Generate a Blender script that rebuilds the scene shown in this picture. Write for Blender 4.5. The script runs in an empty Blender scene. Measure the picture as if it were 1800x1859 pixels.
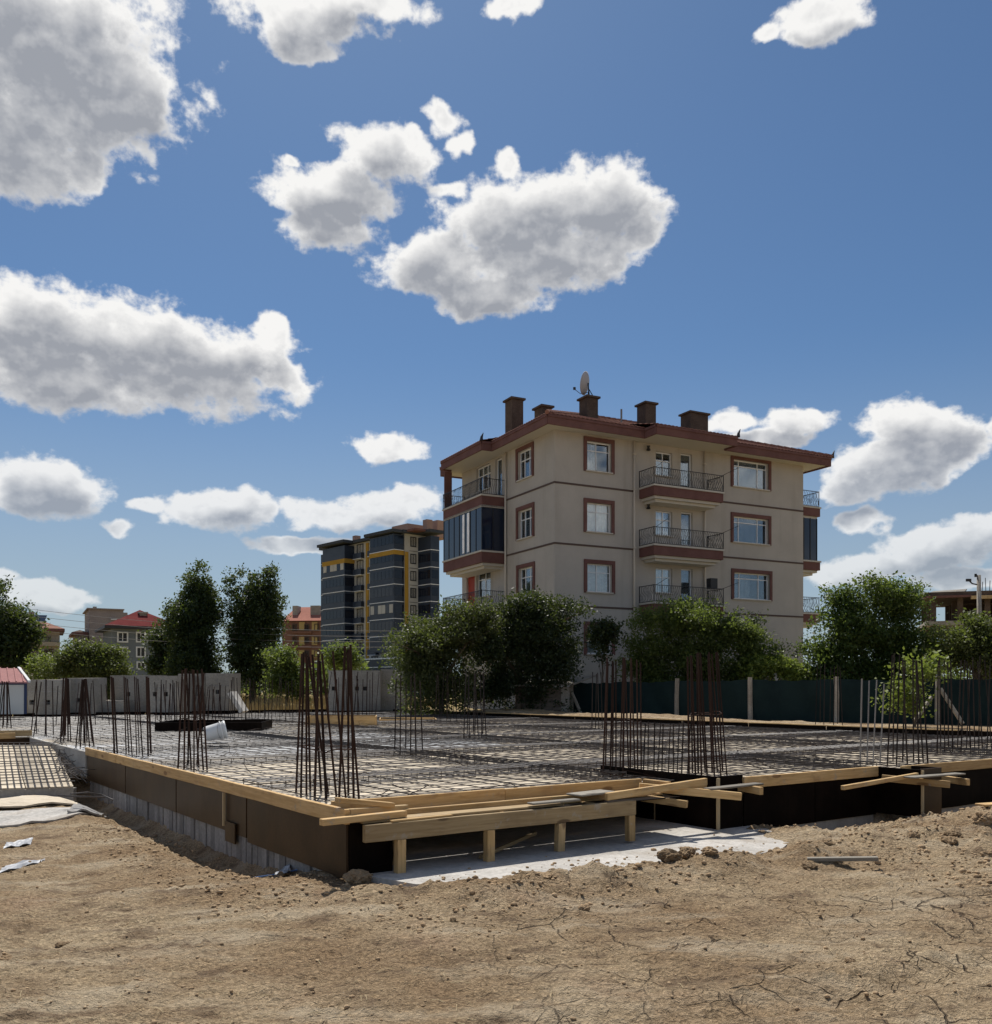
import bpy, math, random
import numpy as np
from mathutils import Vector, Matrix
random.seed(7); RNG = np.random.default_rng(7)
sc = bpy.context.scene
COL = sc.collection
R = math.radians

# ---------------------------------------------------------------- camera
FPX, CX, HY, EYE = 1700.0, 900.0, 1250.0, 1.6        # focal length in photo pixels, principal column, horizon row, eye height
cam = bpy.data.cameras.new('camera'); camo = bpy.data.objects.new('camera', cam); COL.objects.link(camo)
camo.location = (0, 0, EYE); camo.rotation_euler = (R(90), 0, 0)
cam.sensor_fit = 'HORIZONTAL'; cam.sensor_width = 36; cam.lens = 36*FPX/1800
cam.shift_y = (HY-929.5)/1800; cam.clip_start = .1; cam.clip_end = 9000
sc.camera = camo

# ---------------------------------------------------------------- light and view
SUN_AZ, SUN_EL = R(-13), R(58)                       # azimuth from +Y (negative = left), elevation
SUN = Vector((math.sin(SUN_AZ)*math.cos(SUN_EL), math.cos(SUN_AZ)*math.cos(SUN_EL), math.sin(SUN_EL)))
sl = bpy.data.lights.new('sun', 'SUN'); so = bpy.data.objects.new('sun', sl); COL.objects.link(so)
sl.energy = 5.0; sl.angle = R(.53); sl.color = (1, .95, .87)
so.rotation_euler = SUN.to_track_quat('Z', 'Y').to_euler(); so.location = (-20, 40, 60)
sc.view_settings.view_transform = 'Standard'; sc.view_settings.look = 'None'
sc.view_settings.exposure = 0.0; sc.view_settings.gamma = 1; sc.view_settings.use_curve_mapping = False

class NT:
    """small helper for node trees"""
    def __init__(s, nt): s.nt = nt; s.n = nt.nodes; s.l = nt.links
    def new(s, t, **kw):
        n = s.n.new(t)
        for k, v in kw.items():
            if k == 'ins':
                for i, val in v.items():
                    if hasattr(val, 'is_output'): s.l.new(val, n.inputs[i])
                    else: n.inputs[i].default_value = val
            else: setattr(n, k, v)
        return n
    def math(s, op, a, b=None, c=None, clamp=False):
        d = {0: a}
        if b is not None: d[1] = b
        if c is not None: d[2] = c
        return s.new('ShaderNodeMath', operation=op, use_clamp=clamp, ins=d).outputs[0]
    def vmath(s, op, a, b=None, c=None):
        d = {0: a}
        if b is not None: d[1] = b
        if c is not None: d[2] = c
        n = s.new('ShaderNodeVectorMath', operation=op, ins=d)
        return n.outputs['Value'] if op in ('DOT_PRODUCT', 'LENGTH') else n.outputs['Vector']
    def mix(s, f, a, b, bt='MIX'):
        return s.new('ShaderNodeMix', data_type='RGBA', blend_type=bt, ins={0: f, 6: a, 7: b}).outputs[2]
    def ramp(s, f, lo, hi, a=0., b=1.):
        return s.new('ShaderNodeMapRange', interpolation_type='SMOOTHSTEP', ins={0: f, 1: lo, 2: hi, 3: a, 4: b}).outputs[0]
    def noise(s, vec, scale, detail=4, rough=.55, dist=0., out=0):
        n = s.new('ShaderNodeTexNoise', ins={'Scale': scale, 'Detail': detail, 'Roughness': rough, 'Distortion': dist})
        if vec is not None: s.l.new(vec, n.inputs['Vector'])
        return n.outputs[out]

# ---------------------------------------------------------------- sky: Nishita + cumulus, laid out by azimuth / elevation
CLOUDS = [  # photo column, row, half width, half height: turned into azimuth / elevation below
 (60,40,215,110),(120,150,190,140),(230,150,95,85),(30,270,105,85),(150,300,50,48),(255,200,60,45),
 (560,35,135,52),(660,12,105,36),(545,78,75,28),(925,12,52,32),(1500,28,75,42),(1385,62,30,24),
 (800,215,34,32),(822,255,24,34),(690,288,78,50),(600,350,105,52),(592,408,72,48),(748,262,34,32),(520,288,24,13),
 (1090,372,105,76),(935,395,130,72),(800,480,112,58),(815,345,42,24),(890,540,100,38),(1150,425,52,44),(920,305,42,28),(1000,470,130,60),
 (55,600,120,84),(225,622,155,76),(385,665,140,74),(482,598,42,30),(520,692,52,36),(120,690,170,48),(20,540,50,34),
 (80,880,112,48),(30,900,70,36),(708,810,64,24),(262,910,45,16),(205,945,40,18),(405,925,82,34),(480,935,40,20),(600,930,80,26),(690,920,80,30),(755,900,50,26),(560,982,100,13),
 (1450,762,64,30),(1330,765,60,22),(1390,798,85,18),(1240,778,50,12),(1665,780,90,46),(1610,850,110,50),(1730,815,55,40),(1545,892,60,28),(1690,860,60,30),
 (1565,950,52,20),(1690,990,120,34),(1600,1022,150,26),(1790,955,60,34),(1802,790,22,24),(1760,1045,150,20),
 (100,1075,75,20),(15,1050,32,16),(60,1092,70,14),
]
def az_el(px, py):
    d = Vector(((px-CX)/FPX, 1, (HY-py)/FPX)).normalized()
    return math.atan2(d.x, d.y), math.asin(d.z)
def build_world():
    w = bpy.data.worlds.new('World'); sc.world = w; w.use_nodes = True
    w.node_tree.nodes.clear(); t = NT(w.node_tree)
    D = t.new('ShaderNodeTexCoord').outputs['Generated']
    s = t.new('ShaderNodeSeparateXYZ', ins={0: D})
    az = t.math('ARCTAN2', s.outputs[0], s.outputs[1]); el = t.math('ARCSINE', s.outputs[2])
    P = t.new('ShaderNodeCombineXYZ', ins={0: az, 1: el, 2: 0.0}).outputs[0]
    # noise gets finer towards the horizon, where the clouds are farther away
    zoom = t.ramp(el, .05, .5, 1.9, 1.)
    N = t.vmath('MULTIPLY', P, t.new('ShaderNodeCombineXYZ', ins={0: 1., 1: 1.25, 2: 1.}).outputs[0])
    wv = t.noise(N, 13, 3, .55, out=1)
    P1 = t.vmath('MULTIPLY_ADD', t.vmath('SUBTRACT', wv, (.5, .5, .5)), (.060, .040, 0), P)
    acc = None
    for (px, py, a, b) in CLOUDS:
        u, v = az_el(px, py); u1, _ = az_el(px+a, py); _, v1 = az_el(px, py-b)
        ia, ib = 1/max(1e-3, (u1-u)*1.30), 1/max(1e-3, (v1-v)*1.30)
        d = t.vmath('LENGTH', t.vmath('MULTIPLY_ADD', P1, (ia, ib, 0), (-u*ia, -v*ib, 0)))
        if a < 72: d = t.math('ADD', d, .34 if a < 34 else (.24 if a < 50 else .10))   # small clouds stay thin and torn
        acc = d if acc is None else t.new('ShaderNodeMath', operation='SMOOTH_MIN', ins={0: acc, 1: d, 2: .22}).outputs[0]
    acc = t.math('SUBTRACT', 1.0, acc)
    # beyond the part of the sky in view the same kind of scattered cumulus goes on
    away = t.math('MAXIMUM', t.ramp(t.math('ABSOLUTE', az), .56, .75), t.ramp(el, .66, .8))
    gen = t.math('MULTIPLY_ADD', t.noise(t.vmath('MULTIPLY', P, (1, 1.6, 1)), 4.5, 2, .5), 3.2, -1.75)
    base = t.new('ShaderNodeMix', data_type='FLOAT', ins={0: away, 2: t.math('MAXIMUM', acc, -1.), 3: gen}).outputs[0]
    def puff(off):
        q = t.vmath('ADD', N, off) if any(off) else N
        n1 = t.noise(q, 19, 4, .55); n2 = t.noise(q, 64, 6, .60)
        return t.math('ADD', t.math('MULTIPLY', t.math('SUBTRACT', n1, .5), 1.7), t.math('MULTIPLY', t.math('SUBTRACT', n2, .5), .85)), n1
    f0, a0 = puff((0, 0, 0)); f1, a1 = puff((-.003, .011, 0))
    d0 = t.math('ADD', t.math('MULTIPLY', base, 1.35), f0)
    alpha = t.math('MULTIPLY', t.ramp(d0, .0, .42), t.ramp(el, .02, .30, .55, 1.))
    # how much cloud lies between a point and the sun: the large lobes again, looked up a little towards the sun
    P2 = t.vmath('MULTIPLY_ADD', t.vmath('SUBTRACT', wv, (.5, .5, .5)), (.075, .055, 0), t.vmath('ADD', P, (-.006, .022, 0)))
    ac2 = None
    for (px, py, a, b) in CLOUDS:
        if a < 60: continue
        u, v = az_el(px, py); u1, _ = az_el(px+a, py); _, v1 = az_el(px, py-b)
        ia, ib = 1/((u1-u)*1.30), 1/((v1-v)*1.30)
        d = t.vmath('LENGTH', t.vmath('MULTIPLY_ADD', P2, (ia, ib, 0), (-u*ia, -v*ib, 0)))
        ac2 = d if ac2 is None else t.new('ShaderNodeMath', operation='SMOOTH_MIN', ins={0: ac2, 1: d, 2: .22}).outputs[0]
    shade = t.ramp(t.math('ADD', t.math('SUBTRACT', 1., ac2), t.math('MULTIPLY', f0, .55)), -.22, .70)
    relief = t.math('ADD', t.math('MULTIPLY', t.math('SUBTRACT', f0, f1), .30), t.math('MULTIPLY', t.math('SUBTRACT', a0, a1), 1.0))
    rim = t.ramp(d0, .15, .75, .35, 0.)
    lit = t.math('ADD', t.math('SUBTRACT', 1., t.math('MULTIPLY', shade, .97)), t.math('ADD', relief, rim), clamp=True)
    ccol = t.mix(lit, (4.3, 4.55, 5.1, 1), (11.9, 11.8, 11.6, 1))
    sky = t.new('ShaderNodeTexSky', sky_type='NISHITA', sun_disc=False, sun_elevation=SUN_EL, sun_rotation=SUN_AZ,
                altitude=900, air_density=1.0, dust_density=1.0, ozone_density=1.6)
    skyc = t.mix(1.0, sky.outputs[0], (.65, .85, 1.0, 1), 'MULTIPLY')
    haze = t.ramp(el, 0.0, .36, .72, 0.)
    skyc = t.mix(haze, skyc, (5.2, 6.0, 6.6, 1))
    col = t.mix(t.math('MULTIPLY', alpha, t.ramp(el, -.02, .05)), skyc, ccol)
    bg = t.new('ShaderNodeBackground', ins={0: col, 1: .078})
    o = t.new('ShaderNodeOutputWorld'); t.l.new(bg.outputs[0], o.inputs[0])
    w.cycles.sampling_method = 'NONE'
build_world()

# ---------------------------------------------------------------- pixel -> place
def PX(px, py, Y): return Vector(((px-CX)/FPX*Y, Y, EYE-(py-HY)/FPX*Y))
def GR(px, py, z=0.):
    Y = FPX*(EYE-z)/(py-HY); return Vector(((px-CX)/FPX*Y, Y, z))

# ---------------------------------------------------------------- objects, tags, meshes
def tag(o, label=None, cat=None, group=None, kind=None):
    for k, v in (('label', label), ('category', cat), ('group', group), ('kind', kind)):
        if v: o[k] = v
    return o
def link(name, data, parent=None):
    o = bpy.data.objects.new(name, data); COL.objects.link(o)
    if parent: o.parent = parent
    return o
def empty(name, loc, label, cat, rz=0, group=None):
    o = link(name, None); o.location = loc; o.rotation_euler = (0, 0, rz); o.empty_display_size = .2
    return tag(o, label, cat, group)
def np_mesh(name, v, f, smooth=False):
    """v (n,3), f (m,k) all faces with k corners"""
    v = np.asarray(v, np.float32); f = np.asarray(f, np.int32); k = f.shape[1]
    me = bpy.data.meshes.new(name)
    me.vertices.add(len(v)); me.vertices.foreach_set('co', v.ravel())
    me.loops.add(f.size); me.loops.foreach_set('vertex_index', f.ravel())
    me.polygons.add(len(f)); me.polygons.foreach_set('loop_start', np.arange(len(f), dtype=np.int32)*k)
    if smooth: me.polygons.foreach_set('use_smooth', np.ones(len(f), bool))
    me.update(calc_edges=True); return me
CUBE_F = [(0,3,2,1),(4,5,6,7),(0,1,5,4),(1,2,6,5),(2,3,7,6),(3,0,4,7)]
class MB:
    def __init__(s): s.v = []; s.f = []
    def add(s, vs, fs):
        n = len(s.v); s.v += [tuple(p) for p in vs]; s.f += [tuple(n+i for i in f) for f in fs]; return s
    def box(s, x0, x1, y0, y1, z0, z1):
        x0, x1 = sorted((x0, x1)); y0, y1 = sorted((y0, y1)); z0, z1 = sorted((z0, z1))
        return s.add([(x0,y0,z0),(x1,y0,z0),(x1,y1,z0),(x0,y1,z0),(x0,y0,z1),(x1,y0,z1),(x1,y1,z1),(x0,y1,z1)], CUBE_F)
    def bar(s, p0, p1, w, h, up=(0,0,1)):
        p0, p1 = Vector(p0), Vector(p1); d = (p1-p0).normalized(); up = Vector(up)
        if abs(d.dot(up)) > .98: up = Vector((1,0,0))
        a = d.cross(up).normalized()*w/2; b = a.cross(d).normalized()*h/2
        vs = [p+x*a+y*b for p in (p0, p1) for x, y in ((-1,-1),(1,-1),(1,1),(-1,1))]
        return s.add(vs, CUBE_F)
    def tube(s, pts, r, n=5, cap=True):
        pts = [Vector(p) for p in pts]; rs = r if isinstance(r, (list, tuple)) else [r]*len(pts)
        base = len(s.v); m = len(pts); ref = None
        for i, p in enumerate(pts):
            d = (pts[min(i+1, m-1)]-pts[max(i-1, 0)]).normalized()
            if ref is None: ref = Vector((0,0,1)) if abs(d.z) < .9 else Vector((1,0,0))
            a = d.cross(ref).normalized(); b = a.cross(d)
            for k in range(n):
                th = 2*math.pi*k/n; s.v.append(tuple(p+(a*math.cos(th)+b*math.sin(th))*rs[i]))
        for i in range(m-1):
            for k in range(n):
                k2 = (k+1) % n
                s.f.append((base+i*n+k, base+i*n+k2, base+(i+1)*n+k2, base+(i+1)*n+k))
        if cap:
            s.f.append(tuple(base+k for k in range(n))[::-1]); s.f.append(tuple(base+(m-1)*n+k for k in range(n)))
        return s
    def lathe(s, prof, n=24, c=(0,0,0)):
        base = len(s.v); m = len(prof)
        for r, z in prof:
            for k in range(n):
                th = 2*math.pi*k/n; s.v.append((c[0]+r*math.cos(th), c[1]+r*math.sin(th), c[2]+z))
        for i in range(m-1):
            for k in range(n):
                k2 = (k+1) % n; s.f.append((base+i*n+k, base+i*n+k2, base+(i+1)*n+k2, base+(i+1)*n+k))
        return s
    def prism(s, poly, z0, z1):
        n = len(poly)
        return s.add([(x, y, z0) for x, y in poly]+[(x, y, z1) for x, y in poly],
                     [tuple(range(n))[::-1], tuple(range(n, 2*n))]+[(i, (i+1) % n, n+(i+1) % n, n+i) for i in range(n)])
    def mesh(s, name, mat, smooth=False):
        me = bpy.data.meshes.new(name); me.from_pydata(s.v, [], s.f); me.update()
        if mat: me.materials.append(mat)
        if smooth: me.polygons.foreach_set('use_smooth', [True]*len(me.polygons))
        return me
    def build(s, name, mat, parent=None, smooth=False, bevel=0):
        o = link(name, s.mesh(name, mat, smooth), parent)
        if bevel:
            m = o.modifiers.new('bevel', 'BEVEL'); m.width = bevel; m.segments = 1; m.limit_method = 'ANGLE'
        return o
def wmat(o):
    m = o.matrix_basis.copy()
    if o.parent: m = wmat(o.parent) @ m
    return m
def frame_of(p0, p1, up=(0,0,1)):
    p0, p1 = Vector(p0), Vector(p1); x = (p1-p0).normalized(); up = Vector(up)
    if abs(x.dot(up)) > .98: up = Vector((1,0,0))
    y = up.cross(x).normalized(); z = x.cross(y)
    return Matrix(((x.x,y.x,z.x,p0.x),(x.y,y.y,z.y,p0.y),(x.z,y.z,z.z,p0.z),(0,0,0,1)))
def plank(name, p0, p1, w, h, mat, parent=None, local=True, bevel=.004, roll=0):
    """timber: own mesh with its length on local x, so the grain runs along it. w across, h up"""
    L = (Vector(p1)-Vector(p0)).length
    b = MB(); k = max(1, int(L/.5)); rr = random.Random(int(L*1e4))
    sag = lambda i: .0015*L*math.sin(i*1.9+L)
    for i in range(k+1):
        dx = L*i/k; j = (rr.random()-.5)*.004
        b.v += [(dx, y+sag(i), z+j) for y, z in ((-w/2,-h/2),(w/2,-h/2),(w/2,h/2),(-w/2,h/2))]
    for i in range(k):
        for q in range(4): b.f.append((i*4+q, i*4+(q+1) % 4, i*4+4+(q+1) % 4, i*4+4+q)[::-1])
    b.f.append((0,1,2,3)); b.f.append((k*4+3,k*4+2,k*4+1,k*4))
    o = b.build(name, mat, parent, bevel=bevel)
    M = frame_of(p0, p1) @ Matrix.Rotation(roll, 4, 'X')
    if parent and not local: M = wmat(parent).inverted() @ M
    o.matrix_basis = M
    return o
ROD = MB().tube([(0,0,0),(0,0,.5),(0,0,1)], 1.0, 6)
def rod(name, p0, p1, r, mesh, parent):
    """bar from p0 to p1 in the parent's frame, sharing one unit mesh"""
    o = link(name, mesh, parent); p0, p1 = Vector(p0), Vector(p1); d = p1-p0
    q = d.to_track_quat('Z', 'Y'); o.matrix_basis = Matrix.LocRotScale(p0, q, Vector((r, r, d.length)))
    return o

# ---------------------------------------------------------------- materials
MATS = {}
def principled(name, col, rough=.8, spec=.3, metal=0, coat=0):
    m = bpy.data.materials.new(name); m.use_nodes = True; t = NT(m.node_tree)
    b = t.n['Principled BSDF']; b.inputs['Base Color'].default_value = (*col, 1); b.inputs['Roughness'].default_value = rough
    b.inputs['Specular IOR Level'].default_value = spec; b.inputs['Metallic'].default_value = metal; b.inputs['Coat Weight'].default_value = coat
    MATS[name] = m; return m, t, b
def bump(t, b, h, strength=.5, dist=.01):
    n = t.new('ShaderNodeBump', ins={'Strength': strength, 'Distance': dist, 'Height': h}); t.l.new(n.outputs[0], b.inputs['Normal'])
def mottled(name, c1, c2, scale=3., rough=.85, spec=.25, fine=40., fstr=.25, bdist=.004, metal=0, streak=None, rnd=0.):
    """two colours mixed by noise in object space, fine grain and bump; streak = (scale xyz, colour, amount) for weather marks"""
    m, t, b = principled(name, c1, rough, spec, metal)
    tc = t.new('ShaderNodeTexCoord'); O = tc.outputs['Object']
    oi = t.new('ShaderNodeObjectInfo')
    O = t.vmath('ADD', O, t.vmath('MULTIPLY', t.new('ShaderNodeCombineXYZ', ins={0: oi.outputs['Random'], 1: oi.outputs['Random'], 2: oi.outputs['Random']}).outputs[0], (37, 19, 11)))
    n = t.noise(O, scale, 6, .62); f = t.noise(O, fine, 4, .6)
    c = t.mix(t.ramp(n, .3, .7), (*c1, 1), (*c2, 1))
    c = t.mix(fstr, c, t.mix(t.ramp(f, .25, .75), (.35, .35, .35, 1), (1.5, 1.5, 1.5, 1)), 'MULTIPLY')
    if streak:
        sv = t.vmath('MULTIPLY', O, streak[0]); sn = t.noise(sv, 1, 4, .6)
        c = t.mix(t.math('MULTIPLY', t.ramp(sn, .5, .8), streak[2]), c, (*streak[1], 1))
    if rnd:
        k = t.math('MULTIPLY_ADD', oi.outputs['Random'], rnd*2, 1-rnd)
        c = t.mix(1., c, t.new('ShaderNodeCombineXYZ', ins={0: k, 1: k, 2: k}).outputs[0], 'MULTIPLY')
    t.l.new(c, b.inputs['Base Color']); bump(t, b, t.math('ADD', f, n), .6, bdist)
    return m
def wood(name, c1, c2, dark, rnd=.3):
    m, t, b = principled(name, c1, .75, .25)
    tc = t.new('ShaderNodeTexCoord'); oi = t.new('ShaderNodeObjectInfo')
    sh = t.new('ShaderNodeCombineXYZ', ins={0: oi.outputs['Random'], 1: oi.outputs['Random'], 2: oi.outputs['Random']}).outputs[0]
    O = t.vmath('ADD', tc.outputs['Object'], t.vmath('MULTIPLY', sh, (31, 17, 7)))
    g = t.noise(t.vmath('MULTIPLY', O, (1.2, 22, 22)), 1.6, 5, .6, .6)
    big = t.noise(O, 2.2, 3, .5)
    vo = t.new('ShaderNodeTexVoronoi', ins={0: t.vmath('MULTIPLY', O, (1.6, 5, 5)), 'Scale': 1.0})
    c = t.mix(t.ramp(g, .3, .72), (*c1, 1), (*c2, 1))
    c = t.mix(t.math('MULTIPLY', t.ramp(big, .5, .75), .55), c, (*dark, 1))
    c = t.mix(t.ramp(vo.outputs['Distance'], .10, .17, .75, 0.), c, (dark[0]*.5, dark[1]*.42, dark[2]*.4, 1))
    k = t.math('MULTIPLY_ADD', oi.outputs['Random'], rnd*2, 1-rnd)
    c = t.mix(1., c, t.new('ShaderNodeCombineXYZ', ins={0: k, 1: k, 2: k}).outputs[0], 'MULTIPLY')
    spl = t.noise(O, 9, 5, .65)                            # cement splashes and grime
    c = t.mix(t.math('MULTIPLY', t.ramp(spl, .60, .68), .5), c, (.36, .33, .29, 1))
    c = t.mix(t.math('MULTIPLY', t.ramp(t.noise(t.vmath('MULTIPLY', O, (2.5, 9, 9)), 1.3, 4, .6), .55, .72), .5), c, (dark[0]*.7, dark[1]*.66, dark[2]*.62, 1))
    t.l.new(c, b.inputs['Base Color']); bump(t, b, g, .5, .004); return m
def leafmat(name, c1, c2, trans=.35):
    m, t, b = principled(name, c1, .55, .35)
    a = t.new('ShaderNodeAttribute', attribute_name='tint')
    c = t.mix(a.outputs['Fac'], (*c1, 1), (*c2, 1)); t.l.new(c, b.inputs['Base Color'])
    tr = t.new('ShaderNodeBsdfTranslucent'); t.l.new(t.mix(.5, c, (.32, .42, .06, 1)), tr.inputs[0])
    mx = t.new('ShaderNodeMixShader', ins={0: trans}); t.l.new(b.outputs[0], mx.inputs[1]); t.l.new(tr.outputs[0], mx.inputs[2])
    t.l.new(mx.outputs[0], t.n['Material Output'].inputs[0]); return m
def glassmat(name):
    m, t, b = principled(name, (.02, .02, .02)); t.n.remove(b)
    fr = t.new('ShaderNodeFresnel', ins={0: 1.6}); tp = t.new('ShaderNodeBsdfTransparent', ins={0: (.94, .96, .96, 1)})
    gl = t.new('ShaderNodeBsdfGlossy', ins={0: (.9, .95, 1, 1), 'Roughness': .03})
    mx = t.new('ShaderNodeMixShader', ins={0: t.math('MULTIPLY_ADD', fr.outputs[0], .9, .02, clamp=True)}); t.l.new(tp.outputs[0], mx.inputs[1]); t.l.new(gl.outputs[0], mx.inputs[2])
    t.l.new(mx.outputs[0], t.n['Material Output'].inputs[0]); return m

timber = wood('timber', (.46, .29, .12), (.60, .41, .20), (.34, .21, .10))
old_timber = wood('old_timber', (.36, .25, .125), (.48, .35, .19), (.20, .135, .075))
grey_timber = wood('grey_timber', (.20, .18, .15), (.30, .27, .22), (.13, .11, .09))
deckwood = wood('deck_plywood', (.50, .42, .31), (.62, .54, .42), (.36, .30, .23), .2)
decksilver = mottled('deck_sheet', (.42, .43, .44), (.55, .56, .57), 2., .5, .5, 30, .3, rnd=.2)
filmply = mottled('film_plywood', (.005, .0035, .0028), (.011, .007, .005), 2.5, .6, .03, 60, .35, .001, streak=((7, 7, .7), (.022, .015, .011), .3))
filmply_brown = mottled('film_plywood_brown', (.034, .019, .009), (.060, .034, .016), 2., .40, .16, 60, .3, .001, streak=((6, 6, .6), (.045, .030, .018), .55))  # film plywood in a paler brown, slightly glossier than the black one
plyedge = principled('plywood_edge', (.50, .38, .22), .8)[0]
rust = mottled('rusty_steel', (.024, .0145, .012), (.050, .026, .018), 14, .8, .15, 60, .4, .001, rnd=.35)
steel = mottled('mill_steel', (.060, .054, .052), (.105, .088, .078), 9, .55, .4, 50, .3, .001)
darksteel = mottled('dark_steel', (.020, .017, .016), (.042, .030, .025), 14, .75, .15, 60, .4, .001, rnd=.35)
palesteel = mottled('pale_steel', (.22, .21, .20), (.30, .28, .26), 9, .7, .2)
concrete = mottled('concrete', (.36, .34, .31), (.48, .46, .42), 1.3, .9, .2, 24, .25, .004, streak=((3, 3, .4), (.24, .22, .20), .5))
block_conc = mottled('block_concrete', (.26, .235, .20), (.36, .33, .285), .9, .9, .2, 16, .28, .006, streak=((2.5, 2.5, .35), (.19, .17, .15), .55), rnd=.12)
blinding = mottled('blinding_concrete', (.38, .36, .33), (.54, .515, .48), 1.4, .92, .15, 22, .3, .006, streak=((1.5, 1.5, 1.5), (.30, .25, .19), .75))
shutter = mottled('grey_shutter_board', (.20, .195, .19), (.30, .29, .28), 2., .85, .2, 25, .3, .004, streak=((9, 9, .8), (.12, .11, .10), .5), rnd=.25)
bucket_pl = principled('white_plastic', (.78, .77, .74), .35, .5)[0]
plastic_sheet = principled('torn_plastic', (.40, .41, .43), .5, .3)[0]
blue_plastic = principled('blue_plastic', (.10, .20, .42), .45, .5)[0]

wall_beige = mottled('beige_render', (.42, .388, .345), (.475, .44, .39), .5, .92, .15, 30, .10, .003, streak=((1.2, 1.2, .12), (.33, .30, .255), .55))
pink_trim = mottled('pink_trim', (.135, .066, .058), (.175, .088, .076), 1.2, .85, .2, 30, .15, .002)
cream_trim = principled('cream_trim', (.52, .49, .43), .85)[0]
string_dark = principled('dark_string_course', (.10, .07, .06), .85)[0]
pvc = principled('white_window_frame', (.78, .79, .80), .4, .4)[0]
curtain = mottled('net_curtain', (.72, .73, .74), (.88, .88, .87), 3, .95, .1, 20, .25, .002, streak=((18, 18, .3), (.60, .61, .63), .7), rnd=.3)
glass = glassmat('window_glass')
navy_glass = principled('navy_tinted_glass', (.010, .018, .040), .06, .6)[0]
dark_pane = principled('dark_window_pane', (.02, .024, .03), .08, .6)[0]
tile = mottled('clay_roof_tile', (.24, .105, .075), (.33, .165, .12), 3, .85, .2, 14, .35, .01, streak=((.8, .8, .8), (.20, .11, .09), .5))
redroof = mottled('red_metal_roof', (.13, .030, .030), (.17, .042, .04), 1, .95, .03, 10, .2)
chimney_m = mottled('chimney_render', (.085, .062, .050), (.125, .092, .072), 1.4, .95, .1, 18, .35, .006, streak=((2, 2, .5), (.09, .07, .06), .6))
iron = principled('black_iron', (.022, .022, .024), .5, .4)[0]
dish_m = principled('dish_grey', (.42, .41, .42), .6)[0]
reddoor = principled('red_door', (.34, .045, .02), .6)[0]
pipe_m = principled('downpipe', (.58, .52, .43), .6)[0]

# ================================================================ GROUND
A0 = GR(633, 1468, .574)                              # front left corner of the slab, top of its edge plank
SROT = math.atan2(1700, 2424)                         # direction of the slab's front edge
EU = Vector((math.cos(SROT), math.sin(SROT), 0)); ED = Vector((-EU.y, EU.x, 0))
def st(x, y):
    dx, dy = x-A0.x, y-A0.y
    return dx*EU.x+dy*EU.y, dx*ED.x+dy*ED.y
def S(s, t, z=0.): return Vector((A0.x+s*EU.x+t*ED.x, A0.y+s*EU.y+t*ED.y, z))
def s_at(px, t):                                      # slab coordinate s where the line t = const is seen at column px
    k = (px-CX)/FPX; ax = A0.x+t*ED.x; ay = A0.y+t*ED.y
    return (k*ay-ax)/(EU.x-k*EU.y)
def vnoise(x, y, seed=0):
    xi = np.floor(x).astype(np.int64); yi = np.floor(y).astype(np.int64); fx = x-xi; fy = y-yi
    fx = fx*fx*(3-2*fx); fy = fy*fy*(3-2*fy)
    def h(i, j):
        n = (i*374761393+j*668265263+seed*974634541) & 0x7fffffff
        n = ((n ^ (n >> 13))*1274126177) & 0x7fffffff
        return ((n ^ (n >> 16)) & 0xffff)/65535.
    return (h(xi,yi)*(1-fx)+h(xi+1,yi)*fx)*(1-fy)+(h(xi,yi+1)*(1-fx)+h(xi+1,yi+1)*fx)*fy
def fbm(x, y, octs, seed=0, gain=.5):
    a = 1.; tot = 0.; out = 0.
    for i in range(octs): out = out+a*(vnoise(x, y, seed+i)-.5); tot += a; a *= gain; x = x*2.03+13.1; y = y*2.03+7.7
    return out/tot*2
def sm(x, a, b): t = np.clip((x-a)/(b-a), 0, 1); return t*t*(3-2*t)
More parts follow.
